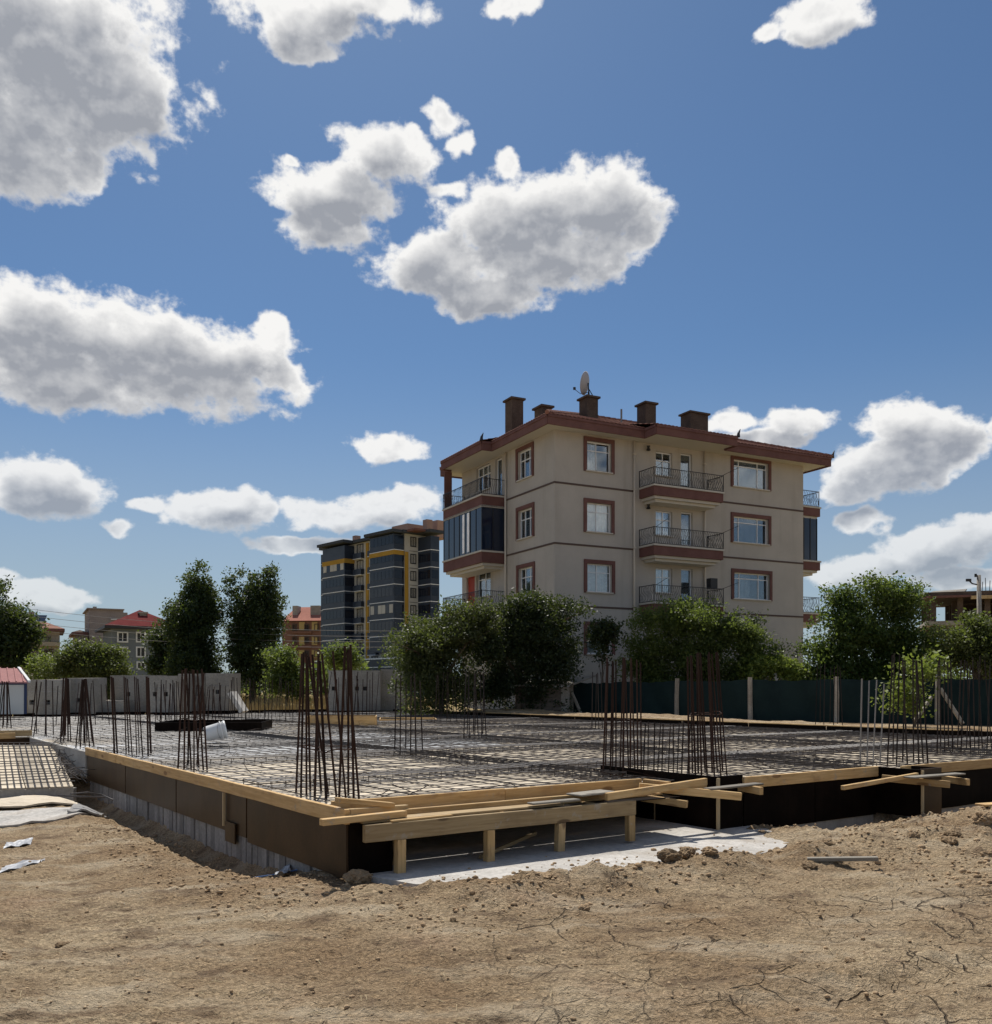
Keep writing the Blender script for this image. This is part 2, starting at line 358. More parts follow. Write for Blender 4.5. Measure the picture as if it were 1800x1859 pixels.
def ground_h(x, y):
    x = np.asarray(x, float); y = np.asarray(y, float); s, t = st(x, y)
    near = 1-sm(y, 16, 24)
    z = .34*sm(y, 18, 34)*(1+0*x)
    z = z-.10*sm(-s, .0, 2.5)*near*sm(t, -3.5, 1.5)                              # left of the slab lies lower
    z = z-.32*np.exp(-((s+.22)/.42)**2)*sm(t, .2, 2.2)*near                      # trench along the left side
    z = z-.26*np.exp(-((t+.12+.35*sm(s, 7.3, 7.8))/.42)**2)*sm(s, 5.25, 6.0)*near     # trench before the right hand formwork
    lump = .10*fbm(x*1.1, y*1.1, 4, 3)
    mound = (.17*sm(s, 3.8, 6.6)*np.exp(-((t+2.05)/1.1)**2)+.09*sm(s, 6.4, 8.5)*np.exp(-((t+1.9)/.8)**2))
    z = z+mound*near
    # crest of loose soil along the pad and at the corner
    crest = .10*np.exp(-((t+1.22+.10*s)/.30)**2)*sm(s, -.2, .8)*(1-sm(s, 4.8, 6.))
    crest = crest+.10*np.exp(-((s-.02)**2+(t+.42)**2)/.05)
    crest = crest+.10*np.exp(-((s-.55)/.55)**2-((t+.80+.12*(s-.5))/.20)**2)
    crest = crest+.09*np.exp(-((s-4.95)/.38)**2-((t+.75)/.5)**2)
    z = z+crest*near*(1+.9*fbm(x*2.3, y*2.3, 3, 21))
    # pad: pressed below the blinding concrete
    edge = t+.78+.10*s*sm(s, 0, 4)+.16*fbm(x*1.7, y*1.7, 4, 5)
    inside = sm(edge, -.10, .16)*sm(s, -.1, .35)*(1-sm(s+.45*sm(-t, .3, 1.2), 4.25+.3*fbm(x*2, y*2, 2, 77), 4.9))
    rough = .020*fbm(x*5, y*5, 4, 8)+.028*np.abs(fbm(x*9, y*9, 3, 11))*sm(fbm(x*.9, y*.9, 3, 40), -.25, .5)
    rub = np.exp(-((t+1.25-.08*s)/.6)**2)*sm(s, -.5, .5)+sm(s, 3.8, 6)*sm(t, -3.6, -2.2)+.7*np.exp(-((s+.5)/.8)**2)*sm(t, 0, 2)
    rough = rough+np.clip(rub, 0, 1)*(.055*np.abs(fbm(x*6, y*6, 4, 17))+.022*fbm(x*17, y*17, 3, 19))
    rough = rough+.011*fbm(x*20, y*20, 3, 23)+.020*np.clip(fbm(x*13, y*13, 3, 29)-.05, 0, 1)+.020*np.clip(fbm(x*7.5, y*7.5, 3, 61)-.12, 0, 1)-.012*np.clip(fbm(x*5+4, y*9, 3, 67)-.1, 0, 1)
    w_ = t+.22*s+.35*fbm(x*.5, y*.5, 2, 91)                  # tyre tracks crossing the foreground
    for c_ in (-3.9, -5.6): rough = rough-.035*np.exp(-((w_-c_)/.17)**2)+.018*np.exp(-((w_-c_-.27)/.09)**2)+.018*np.exp(-((w_-c_+.27)/.09)**2)+.007*np.sin(s*38+6*np.abs(w_-c_))*np.exp(-((w_-c_)/.15)**4)
    rough = rough+.030*np.clip(fbm(x*3.3, y*5, 4, 71), 0, 1)+np.clip(rub, 0, 1)*.07*np.clip(fbm(x*3.7, y*3.7, 4, 73)+.05, 0, 1)
    z = z+(lump*.40+rough*1.1-.065)*near+.05*fbm(x*.25, y*.25, 3, 31)*(1-near)
    z = z*(1-inside*near)+inside*near*(-.06)
    under = sm(s, .05, .25)*(1-sm(s, 16.6, 16.95))*sm(t, .9, 1.4)*(1-sm(t, 33.0, 33.4))  # under the slab
    z = np.where(under > 0, np.minimum(z, z*(1-under)+under*(-.06)), z)
    right = sm(s, 17.15, 17.5)*sm(t, 1, 3)*(1-sm(s, 19., 24))                              # soil heaped along the far right side
    z = z+right*(.36+.14*fbm(x*.6, y*.6, 4, 37)+.05*fbm(x*3, y*3, 3, 38))
    return z
def build_ground():
    xs = [-9.]
    while xs[-1] < 10.5: xs.append(xs[-1]+.0215)
    o = [.05];
    while sum(o) < 3500: o.append(min(o[-1]*1.22, 400))
    left = xs[0]-np.cumsum(o)[::-1]; right = xs[-1]+np.cumsum(o)
    xs = np.concatenate([left, xs, right])
    ys = [3.7]
    while ys[-1] < 60: ys.append(ys[-1]+.0125*(ys[-1]/3.7)**1.55)
    o = [1.];
    while sum(o) < 4500: o.append(min(o[-1]*1.25, 500))
    ys = np.concatenate([ys[0]-np.cumsum([.1,.3,.8,2,5,12,30,80,200,500,1000])[::-1], ys, ys[-1]+np.cumsum(o)])
    X, Y = np.meshgrid(xs, ys); Z = ground_h(X, Y)
    # finer jitter so the clods do not line up with the grid
    nx, ny = len(xs), len(ys)
    idx = np.arange(nx*ny).reshape(ny, nx)
    F = np.stack([idx[:-1,:-1], idx[:-1,1:], idx[1:,1:], idx[1:,:-1]], -1).reshape(-1, 4)
    me = np_mesh('ground', np.stack([X, Y, Z], -1).reshape(-1, 3), F, True)
    m, t, b = principled('dry_soil', (.35, .26, .17), .95, .12)
    g = t.new('ShaderNodeNewGeometry'); P = g.outputs['Position']
    big = t.noise(P, .55, 4, .55); mid = t.noise(P, 3.2, 5, .6); fine = t.noise(P, 38, 5, .65); grit = t.noise(P, 140, 3, .6)
    c = t.mix(t.ramp(big, .32, .66), (.345, .235, .135, 1), (.520, .400, .255, 1))
    c = t.mix(t.math('MULTIPLY', t.ramp(mid, .45, .72), .55), c, (.255, .168, .095, 1))
    red = t.noise(P, 1.1, 3, .5)
    c = t.mix(t.math('MULTIPLY', t.ramp(red, .55, .75), .35), c, (.34, .19, .12, 1))
    c = t.mix(.8, c, t.mix(t.ramp(fine, .3, .7), (.50, .48, .45, 1), (1.35, 1.36, 1.38, 1)), 'MULTIPLY')
    c = t.mix(.45, c, t.mix(t.ramp(grit, .3, .7), (.5, .5, .5, 1), (1.5, 1.5, 1.5, 1)), 'MULTIPLY')
    dust = t.noise(t.vmath('MULTIPLY', P, (.55, 1.5, 1)), 1.3, 5, .62)
    c = t.mix(t.math('MULTIPLY', t.ramp(dust, .48, .68), .6), c, (.63, .525, .375, 1))
    c = t.mix(t.math('MULTIPLY', t.ramp(t.noise(t.vmath('MULTIPLY', P, (.8, 1.6, 1)), 2.3, 6, .68), .53, .66), .75), c, (.175, .118, .075, 1))
    # pale straw flecks
    fl = t.new('ShaderNodeTexVoronoi', ins={0: t.vmath('MULTIPLY', t.vmath('ADD', P, t.vmath('MULTIPLY', t.noise(P, 6, 2, .5, out=1), (.1, .1, .1))), (1, 2.6, 1)), 'Scale': 26.})
    c = t.mix(t.ramp(fl.outputs['Distance'], .06, .13, .5, 0.), c, (.55, .45, .30, 1))
    # desiccation cracks in the trodden, paler part
    wp = t.vmath('ADD', P, t.vmath('MULTIPLY', t.noise(P, 4, 3, .5, out=1), (.16, .16, 0)))
    v1 = t.new('ShaderNodeTexVoronoi', feature='DISTANCE_TO_EDGE', ins={0: wp, 'Scale': 2.1})
    v2 = t.new('ShaderNodeTexVoronoi', feature='DISTANCE_TO_EDGE', ins={0: wp, 'Scale': 6.5})
    cm = t.ramp(t.noise(P, .42, 3, .5), .38, .52)
    sx = t.new('ShaderNodeSeparateXYZ', ins={0: P})
    cm = t.math('MULTIPLY', t.math('MULTIPLY', cm, t.ramp(sx.outputs[0], -.6, 1.2, .15, 1.)), t.ramp(sx.outputs[1], 7.2, 8.2, 1., 0.))
    k1 = t.math('MULTIPLY', t.ramp(v1.outputs[0], .004, .016, 1., 0.), t.ramp(t.noise(P, 2.1, 2, .5), .38, .50))
    k2 = t.math('MULTIPLY', t.ramp(v2.outputs[0], .008, .03, .8, 0.), t.ramp(t.noise(P, 1.7, 2, .5), .5, .62))
    cr = t.math('MULTIPLY', t.math('MAXIMUM', k1, k2), cm)
    c = t.mix(t.math('MULTIPLY', cr, .85), c, (.07, .045, .028, 1))
    # dry yellow grass tint far out
    far = t.ramp(sx.outputs[1], 34, 46)
    c = t.mix(t.math('MULTIPLY', far, .8), c, t.mix(t.ramp(big, .3, .7), (.40, .29, .12, 1), (.30, .25, .10, 1)))
    t.l.new(c, b.inputs['Base Color'])
    h = t.math('ADD', t.math('MULTIPLY', fine, .9), t.math('MULTIPLY', grit, .35))
    h = t.math('ADD', h, t.math('MULTIPLY', t.noise(P, 13, 4, .6), 1.3))
    h = t.math('SUBTRACT', h, t.math('MULTIPLY', cr, 1.2)); bump(t, b, h, 1., .058)
    me.materials.append(m); MATS['dry_soil'] = m
    return tag(link('ground', me), kind='structure')
build_ground()
soil = mottled('soil_clod', (.28, .19, .11), (.40, .29, .18), 6, .97, .1, 45, .45, .012, rnd=.3)

# blinding concrete pad under the overhanging bay
pb = MB()
poly = [(.12,-.02),(.3,-.62),(1.2,-1.02),(2.6,-1.25),(3.5,-1.32),(4.1,-1.27),(4.5,-1.06),(4.78,-.86),(4.93,-.55),(5.12,-.3),(5.2,.2),(5.2,2.2),(.12,2.2)]
pb.prism([S(s, t)[:2] for s, t in poly], -.30, 0.0)
tag(pb.build('concrete_pad', blinding), kind='structure')
# pale road strip far behind
rb = MB(); q = [GR(430, 1283, .40), GR(640, 1287, .40), GR(640, 1279.5, .40), GR(430, 1278.5, .40)]
rb.prism([(p.x, p.y) for p in q], .30, .46); tag(rb.build('road', concrete), kind='structure')

# ================================================================ FOUNDATION SLAB (local axes: x along the front, y into depth)
ZT = .574
slab = empty('foundation_slab', (A0.x, A0.y, 0), 'wide foundation slab under construction boxed in dark plywood formwork with timber edge planks', 'foundation', SROT)
LT, BT, RS = 10.2, 33.5, 17.1
core = MB()
core.prism([(.06,2.0),(.06,LT),(.06,16),(-8,16),(-8,BT-.05),(RS-.05,BT-.05),(RS-.05,.1),(8.3,.1),(5.1,.1),(5.0,2.0)], -.02, .43)
core.build('slab_core', concrete, slab)
# overhanging deck of the bay and front strip
MB().box(.04, 4.55, .60, 2.0, .40, .438).build('bay_soffit', old_timber, slab); MB().box(.45, 3.93, -.08, .52, .418, .4275).build('platform_light_stop', filmply, slab)  # second box: unseen board added below the platform to stop sun leaking through
# deck panels, one mesh for each colour shared between panels
pm = {k: MB().box(-.618, .618, -1.243, 1.243, -.012, .012).mesh('deck_panel', m) for k, m in (('w', deckwood), ('s', decksilver))}
np_ = 0
for i in range(-6, 14):
    for j in range(0, 14):
        cx, cy = .66+i*1.25, 1.9+j*2.5
        if cx < .5 and cy < 17.2: continue
        if cx > RS-.5 or cy > BT-1.: continue
        if cx < .5 and cx < -6.5: continue
        silver = (cx < 7.5 and cy > 9) or cy > 24
        o = link('deck_panel', pm['s' if silver and random.random() < .85 else 'w'], slab)
        o.location = (cx, cy, .452+random.uniform(-.003, .003)); np_ += 1
for i in range(0, 13):
    cx = .66+i*1.25
    if cx < RS-.5 and cx > 5.2: 
        o = link('deck_panel', pm['w'], slab); o.location = (cx, .36, .4525); o.scale = (1, .22, 1)
for k, (a, b_) in enumerate(((.1, 1.3), (1.3, 2.6), (2.6, 3.9))):
    MB().box(a+.01, b_-.01, .60, .66, .441, .464).build('deck_strip', deckwood, slab)

def form_panel(p0, p1, z0, z1, mat, name='formwork_panel', th=.021):
    """dark film-faced plywood sheet standing on the line p0 -> p1 (slab coordinates)"""
    o = plank(name, (p0[0], p0[1], (z0+z1)/2), (p1[0], p1[1], (z0+z1)/2), th, z1-z0, mat, slab, bevel=.002); return o
def edge_plank(p0, p1, z0=.445, z1=ZT, w=.045, mat=None, name='edge_plank'):
    return plank(name, (p0[0], p0[1], (z0+z1)/2), (p1[0], p1[1], (z0+z1)/2), w, z1-z0, mat or timber, slab)
# left side: brown plywood sheets, timber on top, grey shutter boards below
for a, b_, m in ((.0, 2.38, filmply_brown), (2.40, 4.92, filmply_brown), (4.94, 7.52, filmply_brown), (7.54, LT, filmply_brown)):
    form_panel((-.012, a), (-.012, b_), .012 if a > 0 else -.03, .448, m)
for a, b_ in ((-.03, 4.1), (4.105, 8.0), (8.005, LT+.02)): edge_plank((-.03, a), (-.03, b_))
MB().box(-.06, -.035, 3.02, 3.05, .07, .44).build('joint_batten', plyedge, slab)
MB().box(-.05, -.03, 2.68, 2.99, -.09, .13).build('patch_board', filmply_brown, slab)
sb = MB().box(-.012, .012, -.072, .072, -.24, .24).mesh('shutter_board', shutter)
y = .9; k = 0
while y < LT:
    o = link('shutter_board', sb, slab); o.location = (.02+random.uniform(-.008, .012), y, -.22+random.uniform(-.02, .01))
    o.rotation_euler = (random.uniform(-.03, .03), 0, random.uniform(-.05, .05)); y += .150; k += 1
MB().box(.035, .06, .3, LT, -.5, .0).build('footing_face', concrete, slab)
# corner: front side of the left sheet and the bay
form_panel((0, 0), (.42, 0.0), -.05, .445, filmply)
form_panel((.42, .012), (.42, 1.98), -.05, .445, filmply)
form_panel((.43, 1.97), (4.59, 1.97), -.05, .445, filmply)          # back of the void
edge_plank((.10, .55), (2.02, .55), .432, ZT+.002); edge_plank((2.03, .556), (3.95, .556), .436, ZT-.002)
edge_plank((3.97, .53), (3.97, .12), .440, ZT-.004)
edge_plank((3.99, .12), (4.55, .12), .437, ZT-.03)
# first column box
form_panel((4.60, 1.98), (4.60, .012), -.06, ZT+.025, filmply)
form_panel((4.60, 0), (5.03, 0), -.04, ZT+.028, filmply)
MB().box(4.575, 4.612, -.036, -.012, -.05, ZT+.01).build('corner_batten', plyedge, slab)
MB().box(4.585, 4.598, .97, .99, -.05, .42).build('corner_batten', plyedge, slab)
# right of it: sheets with a plank on top
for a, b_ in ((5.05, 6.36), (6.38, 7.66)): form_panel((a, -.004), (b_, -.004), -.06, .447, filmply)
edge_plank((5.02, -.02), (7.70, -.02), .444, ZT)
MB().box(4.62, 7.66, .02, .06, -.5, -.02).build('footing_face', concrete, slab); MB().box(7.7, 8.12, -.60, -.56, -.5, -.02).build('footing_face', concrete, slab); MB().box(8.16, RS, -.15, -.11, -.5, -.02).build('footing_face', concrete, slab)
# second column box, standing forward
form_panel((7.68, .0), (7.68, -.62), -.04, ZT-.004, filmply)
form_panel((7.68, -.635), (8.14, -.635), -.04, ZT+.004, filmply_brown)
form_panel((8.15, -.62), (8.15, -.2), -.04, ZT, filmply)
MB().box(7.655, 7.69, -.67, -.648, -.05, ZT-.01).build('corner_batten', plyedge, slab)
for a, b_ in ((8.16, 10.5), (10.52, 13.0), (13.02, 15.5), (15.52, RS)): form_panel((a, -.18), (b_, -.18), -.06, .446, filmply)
edge_plank((7.95, -.2), (11.2, -.2), .443, ZT); edge_plank((11.21, -.2), (RS, -.2), .443, ZT)
# column caps of the boxes
MB().box(4.63, 5.02, .02, .6, .43, .50).build('box_floor', concrete, slab); MB().box(7.7, 8.13, -.6, .1, .43, .5).build('box_floor', concrete, slab)
# far sides
for a in np.arange(.0, 33., 2.5):
    b_ = min(a+2.48, BT)
    form_panel((RS, a), (RS, b_), .05, ZT+.09, filmply)
for a in np.arange(-8, RS-.3, 2.5): form_panel((a, BT), (min(a+2.48, RS), BT), .05, ZT+.06, filmply)
for a, b_ in ((4, 10), (10.02, 16), (16.02, 23)): edge_plank((RS-.03, a), (RS-.03, b_), ZT+.075, ZT+.10, .05)
# notch on the left behind the brown sheet
form_panel((-.02, LT+.02), (-.02, 16), .05, .50, concrete, 'notch_wall', .06)
form_panel((-.05, 16), (-8, 16), .1, .50, filmply_brown)
edge_plank((-.35, 15.93), (-5.5, 15.93), .49, .62)
edge_plank((.1, 16.7), (-1.6, 16.7), .46, .64, .05, old_timber)

# upstands on the slab: black core kicker and two plywood ones
def upstand(name, label, px0, px1, py, depth, h, mat):
    p0, p1 = GR(px0, py, .47), GR(px1, py, .47); c = (p0+p1)/2; L = (p1-p0).length
    e = empty(name, (c.x, c.y, .47), label, 'formwork box', SROT-.5)
    for y_, l in ((-depth/2, L), (depth/2, L)): plank('side_panel', (-l/2, y_, h/2), (l/2, y_, h/2), .03, h, mat, e)
    for x_ in (-L/2, L/2): plank('end_panel', (x_, -depth/2+.02, h/2), (x_, depth/2-.02, h/2), .03, h*.98, mat, e)
    return e
upstand('kicker_box', 'long black plywood kicker box round the stair core behind the white bucket', 303, 482, 1326, 2.2, .26, filmply)
upstand('kicker_box', 'orange plywood kicker box on the slab behind the tall corner rebar', 560, 682, 1317, 1.6, .30, timber)
upstand('kicker_box', 'thin low timber kicker frame beside the orange kicker box', 690, 790, 1310, 1.8, .12, timber)

# ---------------------------------------------------------------- reinforcement mat: two crossing layers and beam cages
def reinforcement():
    e = empty('reinforcement_mat', (A0.x, A0.y, 0), 'dark steel reinforcement mat with beam cages covering the whole slab', 'rebar mat', SROT)
    rr = random.Random(3)
    def wavy(b, axis, c, a0, a1, z, r, step=3.5, amp=.009):
        n = max(2, int((a1-a0)/step)+1); pts = []
        for i in range(n+1):
            a = a0+(a1-a0)*i/n; d = c+rr.uniform(-amp, amp); zz = z+rr.uniform(-.006, .010)
            pts.append((a, d, zz) if axis == 'x' else (d, a, zz))
        b.tube(pts, r, 3, False)
    def lo(c):  return .10 if c < 16 else -7.8       # where a bar running along x starts at depth c
    lower, upper = MB(), MB()
    for z, r, sp, b in ((.478, .0048, .44, lower), (.505, .0056, .27, upper)):
        c = .12
        while c < BT-.1:
            x0 = lo(c)
            if c < .58: x0 = 5.1
            elif c < 1.1 and z > .5: x0 = .15
            wavy(b, 'x', c+rr.uniform(-.03, .03), x0, RS-.12, z, r); c += sp*rr.uniform(.8, 1.25)
        c = -7.7
        while c < RS-.1:
            y0 = .70 if 0 < c < 5. else (.1 if c >= 5 else 16.2)
            wavy(b, 'y', c+rr.uniform(-.03, .03), y0, BT-.12, z+.013, r); c += sp*rr.uniform(.85, 1.25)
    tag(lower.build('bottom_bars', steel, e), kind='stuff'); tag(upper.build('top_bars', steel, e), kind='stuff')
    cages = MB()
    def cage(axis, c, a0, a1, w=.46, z0=.475, z1=.562):
        for k in range(4):
            d = -w/2+w*k/3
            for z in (z0+.02, z1): wavy(cages, axis, c+d, a0, a1, z, .0085, 3., .012)
        a = a0
        while a < a1:
            j = rr.uniform(-.015, .015)
            q = [(-w/2, z0), (w/2, z0), (w/2, z1+.01), (-w/2, z1+.01), (-w/2, z0)]
            pts = [((a+j, c+d, z) if axis == 'x' else (c+d, a+j, z)) for d, z in q]
            for p, p2 in zip(pts[:-1], pts[1:]): cages.tube([p, p2], .0058, 3, False)
            a += .17 if a < 14 else .30
    for c in (2.9, 6.6, 10.2, 14.4, 19, 24, 29): cage('x', c, .2 if c < 16 else -7.6, RS-.3)
    for c in (4.2, 8.0, 12.2, 16.3): cage('y', c, 1.3 if c < 5 else .35, BT-.4)
    tag(cages.build('beam_cages', steel, e), kind='stuff')
    lo_ = MB()                                            # bent tails and chairs sticking up from the mat
    for k in range(260):
        s_, t_ = rr.uniform(.4, 16.5), .9+26*rr.random()**1.8
        a = rr.uniform(0, 6.28); L = rr.uniform(.15, .5); d = (math.cos(a)*L, math.sin(a)*L)
        lo_.tube([(s_, t_, .53), (s_+d[0]*.5, t_+d[1]*.5, .56+rr.random()*.03), (s_+d[0], t_+d[1], .57+rr.random()*.07)], .005, 3, False)
    tag(lo_.build('bar_tails', rust, e), kind='stuff')
reinforcement()

# ---------------------------------------------------------------- column starter bars
rodm = {k: ROD.mesh('bar', m) for k, m in (('r', rust), ('s', darksteel), ('p', palesteel))}
def cluster(label, bars, rad, kind='r', hoops=(), zb=.47, group='starter bars standing on the slab'):
    """bars: list of (px base, py base, px top, py top); each stands on the slab where its foot is seen"""
    feet = [GR(a, b_, .50) for a, b_, c, d in bars]
    cen = sum(feet, Vector())/len(feet)
    e = empty('rebar_cluster', (cen.x, cen.y, zb), label, 'rebar', 0, group)
    tops = []
    for f, (a, b_, c, d) in zip(feet, bars):
        top = PX(c, d, f.y+random.uniform(-.12, .12)); tops.append(top)
        rod('bar', Vector((f.x, f.y, zb))-e.location, top-e.location, rad*random.uniform(.85, 1.1), rodm[kind], e)
    for fr in hoops:                                     # ties round the bars at a fraction of their height
        pts = [f.lerp(t_, fr)-e.location for f, t_ in zip(feet, tops)]
        c0 = sum(pts, Vector())/len(pts)
        pts.sort(key=lambda p: math.atan2(p.y-c0.y, p.x-c0.x))
        b = MB()
        for p, p2 in zip(pts, pts[1:]+pts[:1]): b.tube([p, p2], rad*.55, 4, False)
        b.build('tie', rodm[kind].materials[0], e)
    return e
def spray(x0, x1, yb, xt0, xt1, yt, n, dy=8, jt=6, seed=0):
    """n bars fanned between a foot span and a head span; feet alternate between a near and a far row"""
    rr = random.Random(seed); out = []
    for i in range(n):
        f = i/(n-1) if n > 1 else .5
        out.append((x0+(x1-x0)*f+rr.uniform(-2, 2), yb-(dy if i % 2 else 0)*rr.uniform(.7, 1.1), xt0+(xt1-xt0)*f+rr.uniform(-jt, jt), yt+rr.uniform(-jt, jt)))
    return out
cluster('tall rusty starter bars crossing each other at the near left corner of the slab',
        [(537,1437,548,1187),(546,1443,551,1184),(556,1441,556,1186),(563,1432,558,1190),(571,1447,578,1190),(583,1436,567,1188),(592,1450,580,1200),(596,1440,560,1192),
         (611,1447,584,1186),(615,1452,626,1172),(628,1450,604,1182),(632,1440,632,1178),(642,1452,636,1170),(652,1452,630,1185)], .0125, hoops=(.33,))
cluster('rusty starter bars drawn together at the top, standing in front of the white bucket',
        [(323,1393,331,1216),(334,1396,336,1214),(341,1388,344,1218),(347,1394,338,1213),(352,1399,352,1216),(361,1390,349,1215),(369,1396,358,1217),(376,1398,366,1214),(357,1386,370,1222)], .0125, hoops=(.5,))
for lab, x, xt, n in (('single thick starter bundle standing near the left end of the brown formwork', 210, 203, 2), ('thin pair of starter bars second from the left end of the brown formwork', 231, 226, 2),
                   ('pair of starter bars third from the left end of the brown formwork', 250, 245, 2), ('upright starter bundle nearest the white bucket on its left side', 271, 267, 2)):
    cluster(lab, [(x+i*5-2, 1371-i*3, xt+i*3-1, 1228+i*2) for i in range(n)]+([(x+9, 1372, xt+5, 1232)] if n == 2 and x in (231, 250) else []), .016 if x in (210, 271) else .010)
cluster('rusty starter bars pinched at the top beside the end of the brown formwork', spray(139, 172, 1356, 148, 157, 1234, 9, 10, 2, 1), .0125)
cluster('dark starter bars in a tight upright bundle left of the brown formwork', spray(108, 129, 1346, 117, 124, 1232, 7, 8, 2, 2), .015)
cluster('crossed pair of starter bars standing left of the tight bundle', [(82,1334,84,1234),(84,1336,83,1232),(97,1334,95,1236),(56,1334,66,1237),(66,1332,67,1234),(61,1335,75,1238)], .013)
cluster('starter bars pinched at the top in front of the white cabin', spray(-4, 19, 1322, 5, 14, 1238, 7, 6, 2, 4), .014)
cluster('dense comb of rusty starter bars left of the kicker box, against the concrete blocks', spray(281, 330, 1318, 282, 328, 1238, 15, 9, 5, 5), .013)
cluster('dense comb of rusty starter bars rising from the middle of the black kicker box', spray(335, 412, 1314, 338, 410, 1246, 20, 10, 7, 6), .013, 'r')
cluster('thin dark starter bars behind the right end of the black kicker box', spray(418, 488, 1318, 420, 486, 1234, 15, 12, 6, 7), .012, 's')
cluster('few thin starter bars standing in front of the pale road', spray(494, 540, 1312, 498, 536, 1232, 8, 12, 5, 8), .012, 's')
cluster('rusty starter bars in the orange kicker box, in front of the large concrete block', spray(586, 682, 1312, 590, 680, 1226, 18, 12, 8, 9), .013)
cluster('six upright starter bars in front of the olive shrub, mid slab', [(716,1368,719,1232),(726,1370,727,1225),(736,1366,737,1240),(745,1370,746,1228),(755,1371,752,1222),(767,1368,762,1236)], .0115, 's')
cluster('thin dark starter bars against the dark shrub in front of the flats', spray(841, 883, 1341, 845, 878, 1222, 9, 6, 5, 10), .0115, 's')
cluster('short dark starter bars between the two mid slab clusters, far back', spray(788, 834, 1312, 790, 830, 1226, 10, 8, 5, 11), .011, 's')
cluster('rusty starter bars fanned at the foot, left of the two by the black column box', spray(1094, 1164, 1408, 1100, 1160, 1198, 12, 14, 5, 12), .0115, hoops=(.45,))
cluster('row of thin short starter bars linking the two rusty clusters by the black column box', spray(1168, 1246, 1405, 1170, 1250, 1312, 10, 4, 3, 13), .009, 's', hoops=(.97,))
cluster('tall rusty starter bars rising from the near black column box', spray(1252, 1318, 1408, 1246, 1304, 1188, 13, 10, 5, 14), .0115, hoops=(.12, .5))
cluster('far thin starter bars in front of the left end of the green fence', spray(1072, 1092, 1326, 1074, 1092, 1222, 4, 4, 3, 15), .012, 's')
cluster('thin dark starter bars in front of the fence post by the dark tree', spray(1480, 1530, 1322, 1484, 1526, 1208, 7, 5, 4, 16), .012, 's')
cluster('mixed pale and dark starter bars rising from the second black column box', spray(1610, 1684, 1388, 1612, 1678, 1192, 9, 9, 8, 17), .0115, 's')
cluster('four pale grey starter bars with silvery feet left of the second black column box', spray(1562, 1596, 1388, 1566, 1600, 1236, 4, 4, 6, 18), .0105, 'p')
cluster('dark starter bars at the right edge of the slab in front of the braced post', spray(1700, 1798, 1366, 1702, 1796, 1200, 14, 8, 10, 19), .0115, 's')
cluster('scattered short starter bars far back at the left, before the first concrete blocks', spray(100, 200, 1316, 102, 198, 1240, 9, 8, 6, 20), .013)

# ---------------------------------------------------------------- white bucket lying on the mat
def bucket():
    c = GR(392, 1352, .53); e = empty('bucket', c, 'white plastic bucket lying on its side on the reinforcement mat', 'bucket', R(200))
    b = MB().lathe([(.001,0),(.135,.0),(.145,.02),(.172,.36),(.185,.362),(.185,.40),(.176,.40),(.170,.385),(.140,.03),(.001,.025)], 28)
    o = b.build('body', bucket_pl, e, True); o.matrix_basis = Matrix.Translation((.20, 0, .205)) @ Matrix.Scale(.98, 4) @ Matrix.Rotation(R(-78), 4, 'Y')
    r = MB().lathe([(.186,.30),(.194,.303),(.194,.312),(.180,.316)], 28).build('rim_ring', bucket_pl, e, True); r.matrix_basis = o.matrix_basis
    h = MB().tube([(.19*math.cos(a), .19*math.sin(a), .33-.1*math.sin(a)) for a in np.linspace(0, math.pi, 14)], .004, 5).build('handle', palesteel, e, True); h.matrix_basis = o.matrix_basis
bucket()

# ---------------------------------------------------------------- timber staging in front of the bay
stg = empty('timber_staging', S(.4, -.1, 0), 'timber staging of long beam on four posts under the overhanging bay', 'staging', SROT)
def L_(s, t, z): return (s-.4, t+.1, z)
s0, s1 = s_at(660, -.12), s_at(1152, -.12)
plank('beam', L_(s0, -.12, .368), L_(s1, -.12, .366), .05, .150, old_timber, stg)
for px, py, tilt in ((727, 1589, 0.), (889, 1563, 0.), (1018, 1546, -.03), (1145, 1523, .0)):
    s_ = s_at(px, -.13); Y = S(s_, -.13).y; zb = max(-.02, EYE-(py-HY)/FPX*Y)-.02
    plank('post', L_(s_-tilt, -.115+(.05 if tilt else 0), zb), L_(s_, -.115, .291), .075, .085, old_timber if tilt else timber, stg)
plank('top_board', L_(s0+.02, .02, .452), L_(s1-.9, .02, .452), .17, .022, old_timber, stg)
for k_, t_ in enumerate((.19, .345, .475)): plank('platform_board', L_(s0+.2+.1*k_, t_, .441+.004*(k_ % 2)), L_(3.85-.1*k_, t_, .441), (.155, .155, .105)[k_], .020, old_timber if k_ else timber, stg)
plank('rail', L_(.62, .18, .475), L_(3.75, .16, .480), .05, .06, timber, stg)
plank('cross_bearer', L_(.35, -.14, .405), L_(.35, .55, .405), .05, .07, timber, stg)
plank('cross_bearer', L_(1.55, -.10, .405), L_(1.55, .55, .405), .05, .07, timber, stg)
plank('cross_bearer', L_(2.7, -.10, .405), L_(2.7, .55, .405), .05, .07, timber, stg)
plank('strut', L_(.62, .25, .02), L_(.52, .1, .33), .06, .09, old_timber, stg)
def loose(label, p0, p1, w, h, mat, roll=0, name='loose_plank'):
    o = plank(name, p0, p1, w, h, mat, None, roll=roll); return tag(o, label, 'plank', None)
def SP(px, py, t): s_ = s_at(px, t); p = S(s_, t); p.z = EYE-(py-HY)/FPX*p.y; return p
loose('short pale plank lying across the near left corner of the slab edge', SP(612, 1452, .10), SP(712, 1461, .12), .10, .045, timber)
